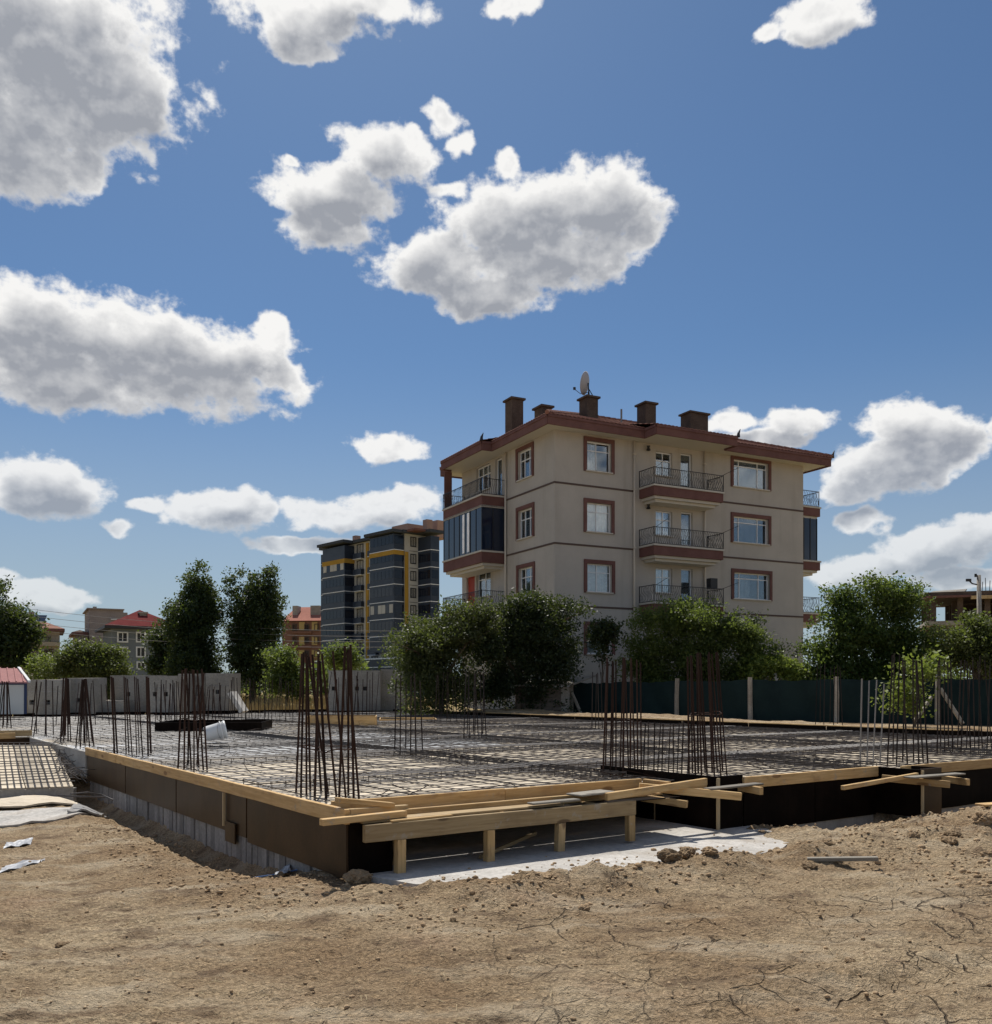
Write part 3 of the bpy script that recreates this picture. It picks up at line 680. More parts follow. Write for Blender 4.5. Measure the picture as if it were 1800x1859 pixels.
loose('short brown plank end stacked below the corner plank', SP(634, 1475, -.02), SP(738, 1467, .22), .05, .065, old_timber)
loose('long brown plank poking out left past the dark corner of the formwork', SP(583, 1493, -.10), SP(735, 1476, -.02), .07, .055, timber)
loose('sawn yellow offcut board lying on the staging near its left end', SP(705, 1490, -.08), SP(815, 1479, -.04), .12, .02, timber)
loose('chipped pale board lying on the right half of the staging', SP(962, 1459, -.07), SP(1048, 1451, -.05), .10, .02, grey_timber)
loose('pale wide board leaning on the staging near its right end', SP(1041, 1443, .0), SP(1103, 1436, .05), .22, .018, grey_timber)
loose('long bright plank running from the staging to the near black column box', SP(1100, 1446, -.10), SP(1281, 1418, -.05), .05, .075, timber)
loose('thick bright joist end crossing in front of the near black column box', SP(1160, 1428, .25), SP(1345, 1446, -.42), .05, .085, timber)
loose('thick joist end poking out to the right of the near black column box', SP(1340, 1428, .0), SP(1382, 1436, -.40), .05, .085, timber)
loose('joist end under the staging left of the near black column box', SP(1152, 1446, .25), SP(1247, 1460, -.28), .05, .075, timber)
loose('grey weathered board lying across the joist ends at the near black column box', SP(1283, 1432, -.18), SP(1378, 1422, -.20), .13, .02, grey_timber)
loose('rounded yellow batten sticking out left of the second black column box', SP(1529, 1430, -.66), SP(1664, 1406, -.64), .05, .05, timber)
loose('bright joist end crossing in front of the second black column box', SP(1600, 1412, -.25), SP(1724, 1424, -.95), .05, .085, timber)
loose('bright joist end right of the second black column box', SP(1700, 1412, -.30), SP(1757, 1420, -.88), .05, .085, timber)
loose('grey board lying on the joists of the second black column box', SP(1650, 1411, -.76), SP(1742, 1404, -.72), .15, .02, grey_timber)
loose('thin stick lying on the concrete in the shade under the bay', S(1.35, .0, .02), S(2.35, .45, .10), .03, .035, old_timber)
loose('broken grey board leaning in the shadow at the left end of the bay', S(.55, .22, .0), S(.62, .5, .36), .12, .03, old_timber)
o = loose('grey board lying on the soil mound beside a round clod', (0,0,0), (.62,0,0), .07, .035, grey_timber)
p = GR(1492, 1530, .17); o.matrix_basis = Matrix.Translation((p.x-.12, p.y+.06, float(ground_h(p.x, p.y))+.018)) @ Matrix.Rotation(R(-14), 4, 'Z') @ Matrix.Rotation(R(-3), 4, 'Y')
o = loose('bright yellow board end lying on the soil at the right edge', (0,0,0), (1.2,0,0), .16, .025, timber)
p = S(7.75, -1.35); o.matrix_basis = Matrix.Translation((p.x, p.y, float(ground_h(p.x, p.y))+.035)) @ Matrix.Rotation(R(20), 4, 'Z')

# ---------------------------------------------------------------- sloping deck and sheets at the far left
def quad_sheet(b, pts, th):
    up = [Vector(p) for p in pts]; dn = [p-Vector((0,0,th)) for p in up]
    b.add(up+dn, [(0,1,2,3),(7,6,5,4)]+[(i, i+4, (i+1) % 4+4, (i+1) % 4) for i in range(4)])
rp = [GR(-90, 1434, .02), GR(134, 1427, .02), GR(98, 1353, .44), GR(-90, 1353, .44)]
rc = sum(rp, Vector())/4
ramp = empty('sloping_deck', (rc.x, rc.y, 0), 'sloping plywood deck with square steel mesh left of the brown formwork', 'deck')
rl = [p-Vector((rc.x, rc.y, 0)) for p in rp]
for i in range(5):
    f0, f1 = i/5+.004, (i+1)/5-.004; b = MB()
    quad_sheet(b, [rl[0].lerp(rl[1], f0), rl[0].lerp(rl[1], f1), rl[3].lerp(rl[2], f1), rl[3].lerp(rl[2], f0)], .03); b.build('deck_board', deckwood, ramp)
b = MB(); up = Vector((0, 0, .035))
for i in range(19):
    f = i/18; b.tube([rl[0].lerp(rl[1], f)+up+Vector((.05, -.25, -.02)), rl[3].lerp(rl[2], f)+up], .008, 4)
for i in range(17):
    f = i/16; b.tube([rl[0].lerp(rl[3], f)+up*1.4, rl[1].lerp(rl[2], f)+up*1.4+Vector((.12*random.random(), 0, .05*random.random()))], .008, 4)
tag(b.build('steel_mesh', steel, ramp), kind='stuff')
b = MB(); rr = random.Random(12)
for k in range(46):                                      # tangle of bent bar ends beside the deck
    c = rl[1].lerp(rl[2], rr.random())+Vector((rr.uniform(-.1, .25), rr.uniform(-.2, .2), .06))
    d = Vector((rr.uniform(-.5, .5), rr.uniform(-.5, .5), rr.uniform(-.05, .30)))
    b.tube([c-d*.5, c+Vector((0, 0, rr.uniform(-.05, .12))), c+d*.5], .0065, 4)
tag(b.build('bent_bars', steel, ramp), kind='stuff')
fb = MB(); quad_sheet(fb, [rl[0]+Vector((0,-.02,-.03)), rl[1]+Vector((0,-.02,-.03)), rl[1]+Vector((0,.10,-.03)), rl[0]+Vector((0,.10,-.03))], .22); fb.build('deck_front', concrete, ramp)
def ground_sheet(name, label, pts, mat, cat, dz=.02, th=.025):
    P_ = []
    for px, py in pts:
        p = GR(px, py, -.05); P_.append(Vector((p.x, p.y, float(ground_h(p.x, p.y))+dz)))
    c = sum(P_, Vector())/4; b = MB()
    n = 7; V = []; F = []
    for i in range(n+1):
        for j in range(n+1):
            q = P_[0].lerp(P_[1], i/n).lerp(P_[3].lerp(P_[2], i/n), j/n); q.z = max(q.z, float(ground_h(q.x, q.y))+dz)+.012*math.sin(i*1.7+j*2.3+len(label)); V.append(q-c)
    for i in range(n):
        for j in range(n): F.append((i*(n+1)+j, (i+1)*(n+1)+j, (i+1)*(n+1)+j+1, i*(n+1)+j+1))
    b.add(V, F); o = b.build(name, mat, None); o.location = c
    m = o.modifiers.new('thick', 'SOLIDIFY'); m.thickness = th; m.offset = -1
    return tag(o, label, cat)
ground_sheet('plywood_sheet', 'pale plywood sheet on the ground before the sloping deck', [(-30,1462),(142,1456),(128,1441),(-30,1447)], deckwood, 'sheet', .05)
ground_sheet('cement_sheet', 'long whitish sheet on the ground, nearest the camera at the left', [(-30,1490),(120,1480),(190,1462),(-30,1466)], blinding, 'sheet', .03)
ground_sheet('grey_board', 'dark grey board lying beside the whitish sheet', [(122,1474),(182,1468),(196,1452),(150,1449)], shutter, 'board', .06)
ground_sheet('plastic_scrap', 'white crumpled plastic scrap on the soil at the far left edge', [(-6,1566),(70,1552),(82,1541),(10,1554)], plastic_sheet, 'plastic', .01, .004)
ground_sheet('plastic_scrap', 'white plastic strip on the soil below the whitish sheet', [(6,1526),(56,1520),(60,1512),(12,1518)], plastic_sheet, 'plastic', .01, .004)
ground_sheet('plastic_bag', 'torn pale blue plastic bag at the foot of the brown formwork', [(498,1576),(528,1572),(524,1556),(503,1560)], plastic_sheet, 'plastic', .05, .004)
o = MB().tube([(0,0,0),(.25,.02,.03),(.52,.0,.09)], .008, 6).build('blue_stick', blue_plastic)
p = GR(462, 1580, -.12); o.location = (p.x, p.y, float(ground_h(p.x, p.y))+.03); o.rotation_euler = (0, 0, R(8)); tag(o, 'thin blue rod lying against the torn plastic bag', 'rod')
for lab, pts in (('long dark bent bar lying on the dark grey board', [(105,1444,.14),(150,1446,.12),(190,1447,.08)]), ('dark bent bar hooked over the plywood sheet', [(128,1441,.16),(160,1438,.14),(185,1443,.08),(205,1452,.02)])):
    P_ = [GR(a, b_, z) for a, b_, z in pts]; o = MB().tube([q-P_[0] for q in P_], .012, 6).build('bent_bar', steel); o.location = P_[0]; tag(o, lab, 'rebar')

# ---------------------------------------------------------------- clods and stones
def rock_mesh(seed, sub=2, rough=.35):
    import bmesh
    bm = bmesh.new(); bmesh.ops.create_icosphere(bm, subdivisions=sub, radius=1.)
    rr = np.random.default_rng(seed); o = rr.uniform(-50, 50, 3)
    from mathutils import noise as mn
    for v in bm.verts:
        n = mn.fractal(Vector(v.co*1.3)+Vector(o), .9, 2.1, 4); m_ = mn.noise(Vector(v.co*.8)+Vector(o)*2)
        r_ = abs(mn.fractal(Vector(v.co*2.6)+Vector(o)*3, 1., 2.2, 4)); v.co *= 1+rough*n+.3*m_-.32*r_
    me = bpy.data.meshes.new('clod'); bm.to_mesh(me); bm.free(); me.materials.append(soil)
    return me
rocks = [rock_mesh(i, 4) for i in range(5)]
def clod(label, px, py, wpx, hpx, zg=.1, k=0, mat=None):
    p = GR(px, py, zg); z = float(ground_h(p.x, p.y)); p = GR(px, py, z); z = float(ground_h(p.x, p.y))
    sx = wpx/FPX*p.y/2; sz = hpx/FPX*p.y/2
    o = link('soil_clod', rocks[k % 5]); o.location = (p.x, p.y, z+sz*.32); o.scale = (sx, sx*.8, sz); o.rotation_euler = (0, 0, k*1.3)
    return tag(o, label, 'clod', 'clods of soil on the mound')
for k, a in enumerate((('dark broken clod pile piece at the edge of the white concrete', 1214, 1582, 42, 32), ('dark angular clod standing right of the broken one beside the concrete', 1246, 1568, 36, 26), ('small dark clod tilted at the right end of the clods by the concrete', 1288, 1560, 30, 18),
        ('flat brown stone lying alone below the mound', 1467, 1583, 34, 15), ('round clod next to the grey board on the mound', 1499, 1543, 34, 20), ('small dark clod on the mound crest right of the board', 1660, 1510, 18, 16),
        ('broad clod on the mound near the right edge', 1722, 1534, 34, 18), ('clod just above the broad one on the mound', 1728, 1517, 28, 14), ('large pale clod at the right frame edge below the yellow board', 1785, 1503, 46, 30), ('brown clod cut by the right frame edge', 1794, 1564, 24, 16),
        ('pale stone with a whitish top below the concrete pad', 1060, 1650, 22, 13), ('lone small dark clod on the open ground in the middle', 822, 1680, 14, 12), ('small clod on the cracked ground at the right', 1542, 1768, 20, 12), ('dark crumb of earth lying at the lower left', 112, 1700, 26, 9), ('flat dark clod at the left frame edge', 8, 1735, 34, 14), ('pale lumpy clod at the foot of the dark corner', 650, 1588, 52, 34), ('flat clod left of the concrete edge strip', 985, 1555+45, 40, 10))):
    clod(a[0], *a[1:], k=k)
def crumbs():
    rr = np.random.default_rng(5); base = []
    import bmesh
    for i in range(4):
        me = rock_mesh(40+i, 1, .3); v = np.empty(len(me.vertices)*3); me.vertices.foreach_get('co', v); f = np.array([p.vertices[:] for p in me.polygons]); base.append((v.reshape(-1, 3), f)); bpy.data.meshes.remove(me)
    V, F, n = [], [], 0
    tot = 0
    while tot < 7000:
        x, y = rr.uniform(-5, 8), 3.9+9*rr.random()**1.5
        if abs(x) > .56*y+.3: continue
        s_, t_ = st(x, y)
        if t_ > -.15 and s_ > -.05: continue
        pad = (t_ > -.65-.1*s_) and 0 < s_ < 5
        if pad and rr.random() < (.55 if t_ < -.35-.1*s_ else .95): continue
        w = np.exp(-((t_+1.3-.08*s_)/.7)**2)*(1 if s_ > -.4 else .15)+(.9 if s_ > 4 and -3.2 < t_ < -1 else 0)+(.8 if -1.3 < s_ < 0 and t_ > -.6 else 0)+.13
        if rr.random() > w: continue
        r = .003+.016*rr.random()**4+(.022*rr.random()**7 if w > .5 else 0)
        v, f = base[rr.integers(4)]; a = rr.uniform(0, 6.28); c, s2 = math.cos(a), math.sin(a)
        q = v*np.array([r*rr.uniform(.8, 1.4), r, r*rr.uniform(.5, .9)]); q = np.stack([q[:,0]*c-q[:,1]*s2, q[:,0]*s2+q[:,1]*c, q[:,2]], -1)
        z = float(ground_h(x, y)) if not pad else .0
        V.append(q+np.array([x, y, z+r*.25])); F.append(f+n); n += len(v); tot += 1
    me = np_mesh('soil_crumbs', np.concatenate(V), np.concatenate(F)); me.materials.append(soil)
    tag(link('soil_crumbs', me), 'crumbs and small stones strewn over the bare soil', 'crumbs', kind='stuff')
    b = MB()
    for k in range(420):
        y = 4+6*rr.random()**1.3; x = rr.uniform(-.55, .55)*y
        s_, t_ = st(x, y)
        if t_ > -.5 and s_ > -.2: continue
        a = rr.uniform(0, 6.28); L = rr.uniform(.03, .13); z = float(ground_h(x, y))+.008
        b.tube([(x, y, z), (x+math.cos(a)*L*.5, y+math.sin(a)*L*.5, z+.012), (x+math.cos(a)*L, y+math.sin(a)*L, z+.004)], .0013, 3, False)
    tag(b.build('straw', principled('straw', (.52, .42, .25), .9)[0]), 'bits of dry straw on the bare soil', 'straw', kind='stuff')
crumbs()

# ================================================================ BUILDINGS
class Frame:
    """a building's own axes: origin seen at (px, Y), x turned by ang; front plane y = 0, left plane x = 0"""
    def __init__(s, px, Y, ang):
        s.o = Vector(((px-CX)/FPX*Y, Y, 0)); s.a = ang
        s.ex = Vector((math.cos(ang), math.sin(ang), 0)); s.ey = Vector((-math.sin(ang), math.cos(ang), 0))
    def hit(s, px, py, axis, off=0.):
        """where the line of sight meets the plane (axis coordinate = off): (along, z)"""
        n, a = (s.ey, s.ex) if axis == 'y' else (s.ex, s.ey)
        d = Vector(((px-CX)/FPX, 1, (HY-py)/FPX)); k = (s.o.dot(n)+off)/d.dot(n); w = d*k
        return (w-s.o).dot(a), EYE+d.z*k
    def front(s, px, py, off=0.): return s.hit(px, py, 'y', off)
    def left(s, px, py, off=0.): return s.hit(px, py, 'x', off)
    def loc(s, px, py, Y):
        w = PX(px, py, Y); d = Vector((w.x, w.y, 0))-s.o; return d.dot(s.ex), d.dot(s.ey), w.z
FRONT = lambda u, n, z: (u, n, z)
LEFT = lambda u, n, z: (n, u, z)
def fbox(b, F, u0, u1, n0, n1, z0, z1):
    p, q = F(u0, n0, z0), F(u1, n1, z1); b.box(p[0], q[0], p[1], q[1], p[2], q[2])
def wall(F, u0, u1, z0, z1, opens, depth=.22):
    """outer skin with real openings and reveals"""
    us = sorted({u0, u1, *[o[0] for o in opens], *[o[1] for o in opens]}); zs = sorted({z0, z1, *[o[2] for o in opens], *[o[3] for o in opens]})
    b = MB()
    for a, c in zip(us[:-1], us[1:]):
        for e, f in zip(zs[:-1], zs[1:]):
            m, n = (a+c)/2, (e+f)/2
            if any(o[0] < m < o[1] and o[2] < n < o[3] for o in opens): continue
            b.add([F(a,0,e), F(c,0,e), F(c,0,f), F(a,0,f)], [(0,1,2,3)])
    for (a, c, e, f) in opens:
        for q in (((a,e),(c,e)), ((c,e),(c,f)), ((c,f),(a,f)), ((a,f),(a,e))):
            (ua, za), (ub, zb) = q; b.add([F(ua,0,za), F(ub,0,zb), F(ub,depth,zb), F(ua,depth,za)], [(0,1,2,3)])
    return b
def window(par, F, o, n0, cols, transom=.30, trim=None, fw=.055, cur=1., name='window', frame_mat=None, sill=True, pane_mat=None, tw=.17):
    """o = (u0,u1,z0,z1); frame set back n0; cols = relative widths of the lights"""
    u0, u1, z0, z1 = o; b = MB(); n1 = n0+.06
    fbox(b, F, u0, u1, n0, n1, z0, z0+fw); fbox(b, F, u0, u1, n0, n1, z1-fw, z1)
    zt = z1-(z1-z0)*transom; tot = sum(cols); u = u0; us = [u0]
    for c in cols: u += (u1-u0)*c/tot; us.append(u)
    for i, x in enumerate(us):
        w = fw if i in (0, len(us)-1) else fw*.75
        a = min(max(x-w/2, u0), u1-w); fbox(b, F, a, a+w, n0+.001, n1-.001, z0+fw, z1-fw)
    if transom: fbox(b, F, u0+fw, u1-fw, n0+.003, n1-.003, zt-fw*.4, zt+fw*.4)
    w = b.build(name, frame_mat or pvc, par)
    fbox(p := MB(), F, u0+.01, u1-.01, n0+.024, n0+.034, z0+.01, z1-.01); p.build('pane', pane_mat or glass, w)
    if cur and pane_mat is None:
        p = MB(); k = 14; uu = np.linspace(u0+.02, u0+(u1-u0)*cur-.02, k+1); V = []
        for i, x in enumerate(uu):
            for z in (z0, z1): V.append(F(float(x), n1+.10+.03*math.sin(i*2.1), z))
        p.add(V, [(2*i, 2*i+2, 2*i+3, 2*i+1) for i in range(k)]); p.build('curtain', curtain, w)
    if trim:
        p = MB(); g = .075
        fbox(p, F, u0-tw, u1+tw, -g, .004, z1, z1+tw*1.15); fbox(p, F, u0-tw, u0, -g+.002, .004, z0-.05, z1); fbox(p, F, u1, u1+tw, -g+.002, .004, z0-.05, z1)
        p.build('surround', trim, w)
    if sill: fbox(p := MB(), F, u0-.06, u1+.06, -.10, n0, z0-.06, z0-.002); p.build('sill', cream_trim, w)
    return w
def railing(par, pts, z0, h, name='railing', step=.115):
    b = MB(); P3 = [Vector((*p, 0)) for p in pts]
    for p, q in zip(P3[:-1], P3[1:]):
        for z in (z0+.03, z0+h): b.bar(p+Vector((0,0,z)), q+Vector((0,0,z)), .035, .03)
        L = (q-p).length; n = max(2, int(L/step)); d = (q-p)/L; nrm = Vector((d.y, -d.x, 0))
        for i in range(n+1):
            c = p+d*(L*i/n)
            if i in (0, n): b.bar(c+Vector((0,0,z0)), c+Vector((0,0,z0+h+.03)), .03, .03); continue
            b.tube([c+nrm*(.085*math.sin(f*2*math.pi)*(1-.3*f))+d*(.02*math.sin(f*6.28+i))+Vector((0,0,z0+.03+(h-.03)*f)) for f in (0, .17, .33, .5, .67, .83, 1)], .013, 3, False)
    return b.build(name, iron, par)
def gable_tiles(par, corners, mat, name, rows=18, per=.24, amp=.035, flip=False):
    """corrugated tile slope between an eave (c0->c1) and a top edge (c3->c2)"""
    c0, c1, c2, c3 = [Vector(c) for c in corners]; ax = (c1-c0).normalized(); L = (c1-c0).length
    n = max(8, int(L/per)*6); V = []; F = []
    for r in range(rows+1):
        f = r/rows
        for step in (0, 1):
            for i in range(n+1):
                p = c0.lerp(c3, f).lerp(c1.lerp(c2, f), i/n); w = (p-c0).dot(ax)
                p.z += amp*abs(math.sin(math.pi*w/per))+(.03 if step else 0); V.append(p)
    w = n+1
    for r in range(2*rows+1):
        for i in range(n): F.append((r*w+i, r*w+i+1, (r+1)*w+i+1, (r+1)*w+i))
    me = np_mesh(name, [tuple(v) for v in V], F, False); me.materials.append(mat); return link(name, me, par)

# ---------------------------------------------------------------- the four storey flats
def flats():
    fr = Frame(1006, 46, math.atan2(880, 1700)); W, D = 16.57, 10.6
    e = empty('apartment_building', fr.o, 'beige four storey apartment building with pink trim and tiled hip roof', 'building', fr.a)
    Z0, ZE = .2, 14.55
    def rect(f, x0, y0, x1, y1):                                   # photo rectangle -> opening
        u0, za = f(x0, y0); u1, zb = f(x1, y0); u0b, zc = f(x0, y1); u1b, zd = f(x1, y1)
        return tuple(sorted((u0, u1)))+tuple(sorted(((za+zb)/2, (zc+zd)/2)))
    fo, lo = [], []
    inn = lambda r: (r[0], r[1], r[2], r[3])
    w1 = [rect(fr.front, 1064, 803, 1109, 856), rect(fr.front, 1064, 914, 1109, 966), rect(fr.front, 1064.5, 1024, 1110, 1075), rect(fr.front, 1064.5, 1136, 1110, 1187)]
    w3 = [rect(fr.front, 1330, 838, 1394, 886), rect(fr.front, 1330, 940, 1394, 986), rect(fr.front, 1331, 1041, 1396, 1088)]
    bw = [rect(fr.front, 1190, 821, 1220, 864), rect(fr.front, 1190, 928, 1220, 972), rect(fr.front, 1190, 1032, 1220, 1076)]
    bd = [rect(fr.front, 1235, 824, 1256, 885), rect(fr.front, 1236, 930, 1257, 990), rect(fr.front, 1236, 1033, 1257, 1093)]
    lw = [rect(fr.left, 940, 816, 966, 868), rect(fr.left, 940.5, 924, 967, 976), rect(fr.left, 941, 1030, 968, 1082)]
    fo = w1+w3+bw+bd; lo = list(lw)
    lbw = []
    for k, zf in enumerate((12.05, 9.05, 6.05)):                    # wall behind the left balconies
        lbw.append(((6.9, 8.7, zf+.75, zf+2.15), (5.55, 6.35, zf+.02, zf+2.15)))
    for a, c in (lbw[0],): lo += [a, c]
    lo += [lbw[2][0]]; dr = (8.9, 10.0, 6.08, 8.3); lo.append(dr)
    wall(FRONT, 0, W, Z0, ZE, fo).build('front_wall', wall_beige, e); wall(LEFT, 0, D, Z0, ZE, lo).build('left_wall', wall_beige, e)
    b = MB(); b.add([(W,0,Z0),(W,D,Z0),(W,D,ZE),(W,0,ZE)], [(0,1,2,3)]); b.add([(0,D,Z0),(W,D,Z0),(W,D,ZE),(0,D,ZE)], [(0,1,2,3)]); b.build('rear_wall', wall_beige, e)
    b = MB()
    for z in (3.0, 5.8, 8.8, 11.8): b.box(.25, W-.25, .25, D-.25, z-.1, z)
    b.build('floor_slab', concrete, e)
    for i, o in enumerate(w1): window(e, FRONT, o, .14, (1, 1.25), .30, pink_trim, cur=(.52, 1., .97, .8)[i])
    for i, o in enumerate(w3): window(e, FRONT, o, .14, (.75, 2, 1), .22, pink_trim, cur=(1., .78, .55)[i])
    for i, o in enumerate(bw): window(e, FRONT, o, .14, (1, 1), .36, None, cur=(.55, 1., 1.)[i])
    for o in bd: window(e, FRONT, o, .14, (1,), 0, None, name='balcony_door', sill=False, cur=1.)
    for i, o in enumerate(lw): window(e, LEFT, o, .14, (1, 1, .9), .33, pink_trim, cur=(.7, .9, .9)[i])
    window(e, LEFT, lbw[0][0], .14, (1, 1, 1), .36, None); window(e, LEFT, lbw[0][1], .14, (1,), 0, None, name='balcony_door', sill=False)
    window(e, LEFT, lbw[2][0], .14, (1, 1), .3, None, cur=.5)
    MB().box(.12, .18, dr[0], dr[1], dr[2], dr[3]).build('red_door', reddoor, e)
    # string courses, split where the balconies sit
    bs0, bs1 = fr.front(1150, 890)[0], fr.front(1303, 890)[0]
    for y in (875, 985.5, 1098.5):
        z = EYE+(HY-y)/FPX*46
        MB().box(0, bs0, -.03, .002, z-.045, z+.045).build('string_course', string_dark, e); MB().box(bs1, W, -.03, .002, z-.045, z+.045).build('string_course', string_dark, e); MB().box(-.03, .002, -.03, 5.1, z-.045, z+.045).build('string_course', string_dark, e)
    # front balconies
    x0, x1 = fr.front(1160, 880)[0], fr.front(1284, 880)[0]; dp = 1.25
    def balcony(x0, x1, y0, y1, zf, nm='balcony'):
        """floor at zf; box x0..x1, y0..y1 (already proud of the wall); mouldings below, pale coping, pink band"""
        bb = MB().box(x0, x1, y0, y1, zf-.50, zf-.04); o = bb.build(nm, pink_trim, e)
        MB().box(x0-.05, x1+.05, y0-.05, y1, zf-.038, zf+.05).build('coping', cream_trim, o)
        m = MB(); m.box(x0+.12, x1-.12, y0+.12, y1, zf-.64, zf-.503); m.box(x0+.30, x1-.30, y0+.3, y1, zf-.78, zf-.643); m.build('moulding', cream_trim, o)
        return o
    for k, py in enumerate((885, 992, 1096)):
        zf = fr.front(1230, py, -dp)[1]; o = balcony(x0, x1, -dp, .0, zf)
        railing(o, [(x0, -.02), (x0, -dp), (x1, -dp), (x1, -.02)], zf+.05, .85)
        for xx in (x0+.1, x1-.1): MB().tube([(xx, -dp-.05, zf+.9), (xx+(.25 if xx > x0+1 else -.02), -dp-1.0, zf+1.15)], .014, 4).build('clothes_pole', iron, o)
        if k < 2: MB().lathe([(.0,0),(.10,.0),(.06,-.1),(.12,-.22),(.1,-.24)], 12, (x0+.45, -.18, zf+2.25)).build('wall_lamp', iron, o)
    zl = fr.front(1230, 1096, -dp)[1]; MB().box(x1-.75, x1-.30, -dp+.1, -dp+.45, zl+.9, zl+1.45).build('black_crate', iron, e)
    # left balconies
    p = 1.40; ya, yb = 5.2, 10.2
    for k, (py, glazed) in enumerate(((895, False), (1012, True), (1125, False))):
        zf = fr.left(874, py, -p)[1]+.05
        zf = (11.95, 8.95, 5.95)[k]
        bb = MB().box(-p, .0, ya, yb, zf-.60, zf-.04); o = bb.build('balcony', pink_trim, e)
        MB().box(-p-.05, 0, ya-.05, yb+.05, zf-.038, zf+.05).build('coping', cream_trim, o)
        m = MB(); m.box(-p+.12, 0, ya+.12, yb-.12, zf-.74, zf-.603); m.box(-p+.3, 0, ya+.3, yb-.3, zf-.88, zf-.743); m.build('moulding', cream_trim, o)
        if not glazed: railing(o, [(-.02, ya), (-p, ya), (-p, yb), (-.02, yb)], zf+.05, .85)
        else:
            gz = MB().box(-p+.03, -.002, ya+.03, yb-.03, zf+.06, zf+2.35); g = gz.build('glazing', navy_glass, o)
            m = MB()
            for i in range(8):
                yy = ya+.03+(yb-ya-.06)*i/7; m.box(-p+.005, -p+.034, yy-.02, yy+.02, zf+.05, zf+2.36)
            for xx in (-p+.02, -.72, -.05): m.box(xx-.015, xx+.015, ya+.004, ya+.034, zf+.05, zf+2.36)
            m.build('glazing_frame', iron, g)
            c = MB()
            for yy in (6.75, 7.35): c.box(-p-.001, -p+.02, yy, yy+.26, zf+.15, zf+2.3)
            c.build('light_blind', curtain, g)
            MB().box(-p, 0, ya, yb, zf+2.37, zf+2.48).build('glazing_head', cream_trim, o)
    MB().box(-p+.05, -.9, yb-.12, yb, 12.0, 14.2).build('screen_wall', pink_trim, e)
    # right hand side balconies, seen past the corner
    for zf, glazed in ((EYE+(HY-921)/FPX*54.5, 0), (EYE+(HY-1019)/FPX*54.5, 1), (EYE+(HY-1114)/FPX*54.5, 0)):
        o = balcony(W, W+1.75, .4, 4.6, zf)
        if glazed:
            g = MB().box(W+.002, W+1.6, .5, 4.5, zf+.06, zf+2.5).build('glazing', navy_glass, o)
            m = MB(); [m.box(W+x_-.02, W+x_+.02, .47, .5, zf+.05, zf+2.52) for x_ in (.05, .55, 1.05, 1.58)]; m.build('glazing_frame', iron, g)
        else: railing(o, [(W, .45), (W+1.7, .45), (W+1.7, 4.5)], zf+.05, .9)
    # eaves: soffit + pink fascia with the two porches, then the tiled roof
    ov = .95; zb, zt = 14.24, 14.72
    outline = [(-ov,-ov), (x0-.35,-ov), (x0-.35,-ov-.95), (x1+.35,-ov-.95), (x1+.35,-ov), (W+1.15,-ov), (W+1.15, D+ov), (-ov, D+ov), (-ov, yb-.1), (-ov-.6, yb-.1), (-ov-.6, ya-.3), (-ov, ya-.3)]
    MB().prism(outline, zb+.08, zb+.14).build('soffit', cream_trim, e)
    b = MB()
    for (ax, ay), (bx, by) in zip(outline, outline[1:]+outline[:1]):
        b.bar((ax, ay, (zb+zt)/2), (bx, by, (zb+zt)/2), .08, zt-zb); b.bar((ax, ay, zt-.06), (bx, by, zt-.06), .16, .12)
    b.build('fascia', pink_trim, e)
    roof = MB().prism([(-ov+.05,-ov+.05), (W+1.1,-ov+.05), (W+1.1, D+ov-.05), (-ov+.05, D+ov-.05)], zt-.1, zt-.02).build('roof', tile, e)
    X0, X1, Y0, Y1 = -ov-.08, W+1.22, -ov-.08, D+ov+.08; h = (Y1-Y0)/2; pit = .37; zr = zt+h*pit
    r0, r1 = (X0+h, Y0+h, zr), (X1-h, Y0+h, zr)
    gable_tiles(roof, [(X0,Y0,zt),(X1,Y0,zt),r1,r0], tile, 'tile_slope', 20); gable_tiles(roof, [(X0,Y1,zt),(X0,Y0,zt),r0,r0], tile, 'tile_slope', 20)
    gable_tiles(roof, [(X1,Y0,zt),(X1,Y1,zt),r1,r1], tile, 'tile_slope', 20); gable_tiles(roof, [(X1,Y1,zt),(X0,Y1,zt),r0,r1], tile, 'tile_slope', 20)
    for q in (((x0-.42, -ov-1.0, zt), (x1+.42, -ov-1.0, zt), (x1+.42, 2.2, zt+.99), (x0-.42, 2.2, zt+.99)), ((-ov-.67, yb-.05, zt), (-ov-.67, ya-.38, zt), (2., ya-.38, zt+.95), (2., yb-.05, zt+.95))):
        gable_tiles(roof, q, tile, 'porch_tiles', 9)
    for a, c in (((X0,Y0,zt+.04), r0), ((X1,Y0,zt+.04), r1), (r0, r1)):
        a, c = Vector(a), Vector(c); n = int((c-a).length/.38); m = MB()
        for i in range(n): q0, q1 = a.lerp(c, i/n), a.lerp(c, (i+1.12)/n); m.tube([q0+Vector((0,0,.02)), q1+Vector((0,0,.07))], [.11, .09], 6)
        m.build('ridge_tiles', tile, roof)
    for q in ((-ov-.65, ya-.36, zt), (X1, Y0, zt), (x1+.4, -ov-1., zt)): MB().tube([q, (q[0]+.02, q[1], q[2]+.2), (q[0]+.1, q[1]-.04, q[2]+.42)], [.10, .07, .015], 6).build('finial', iron, roof)
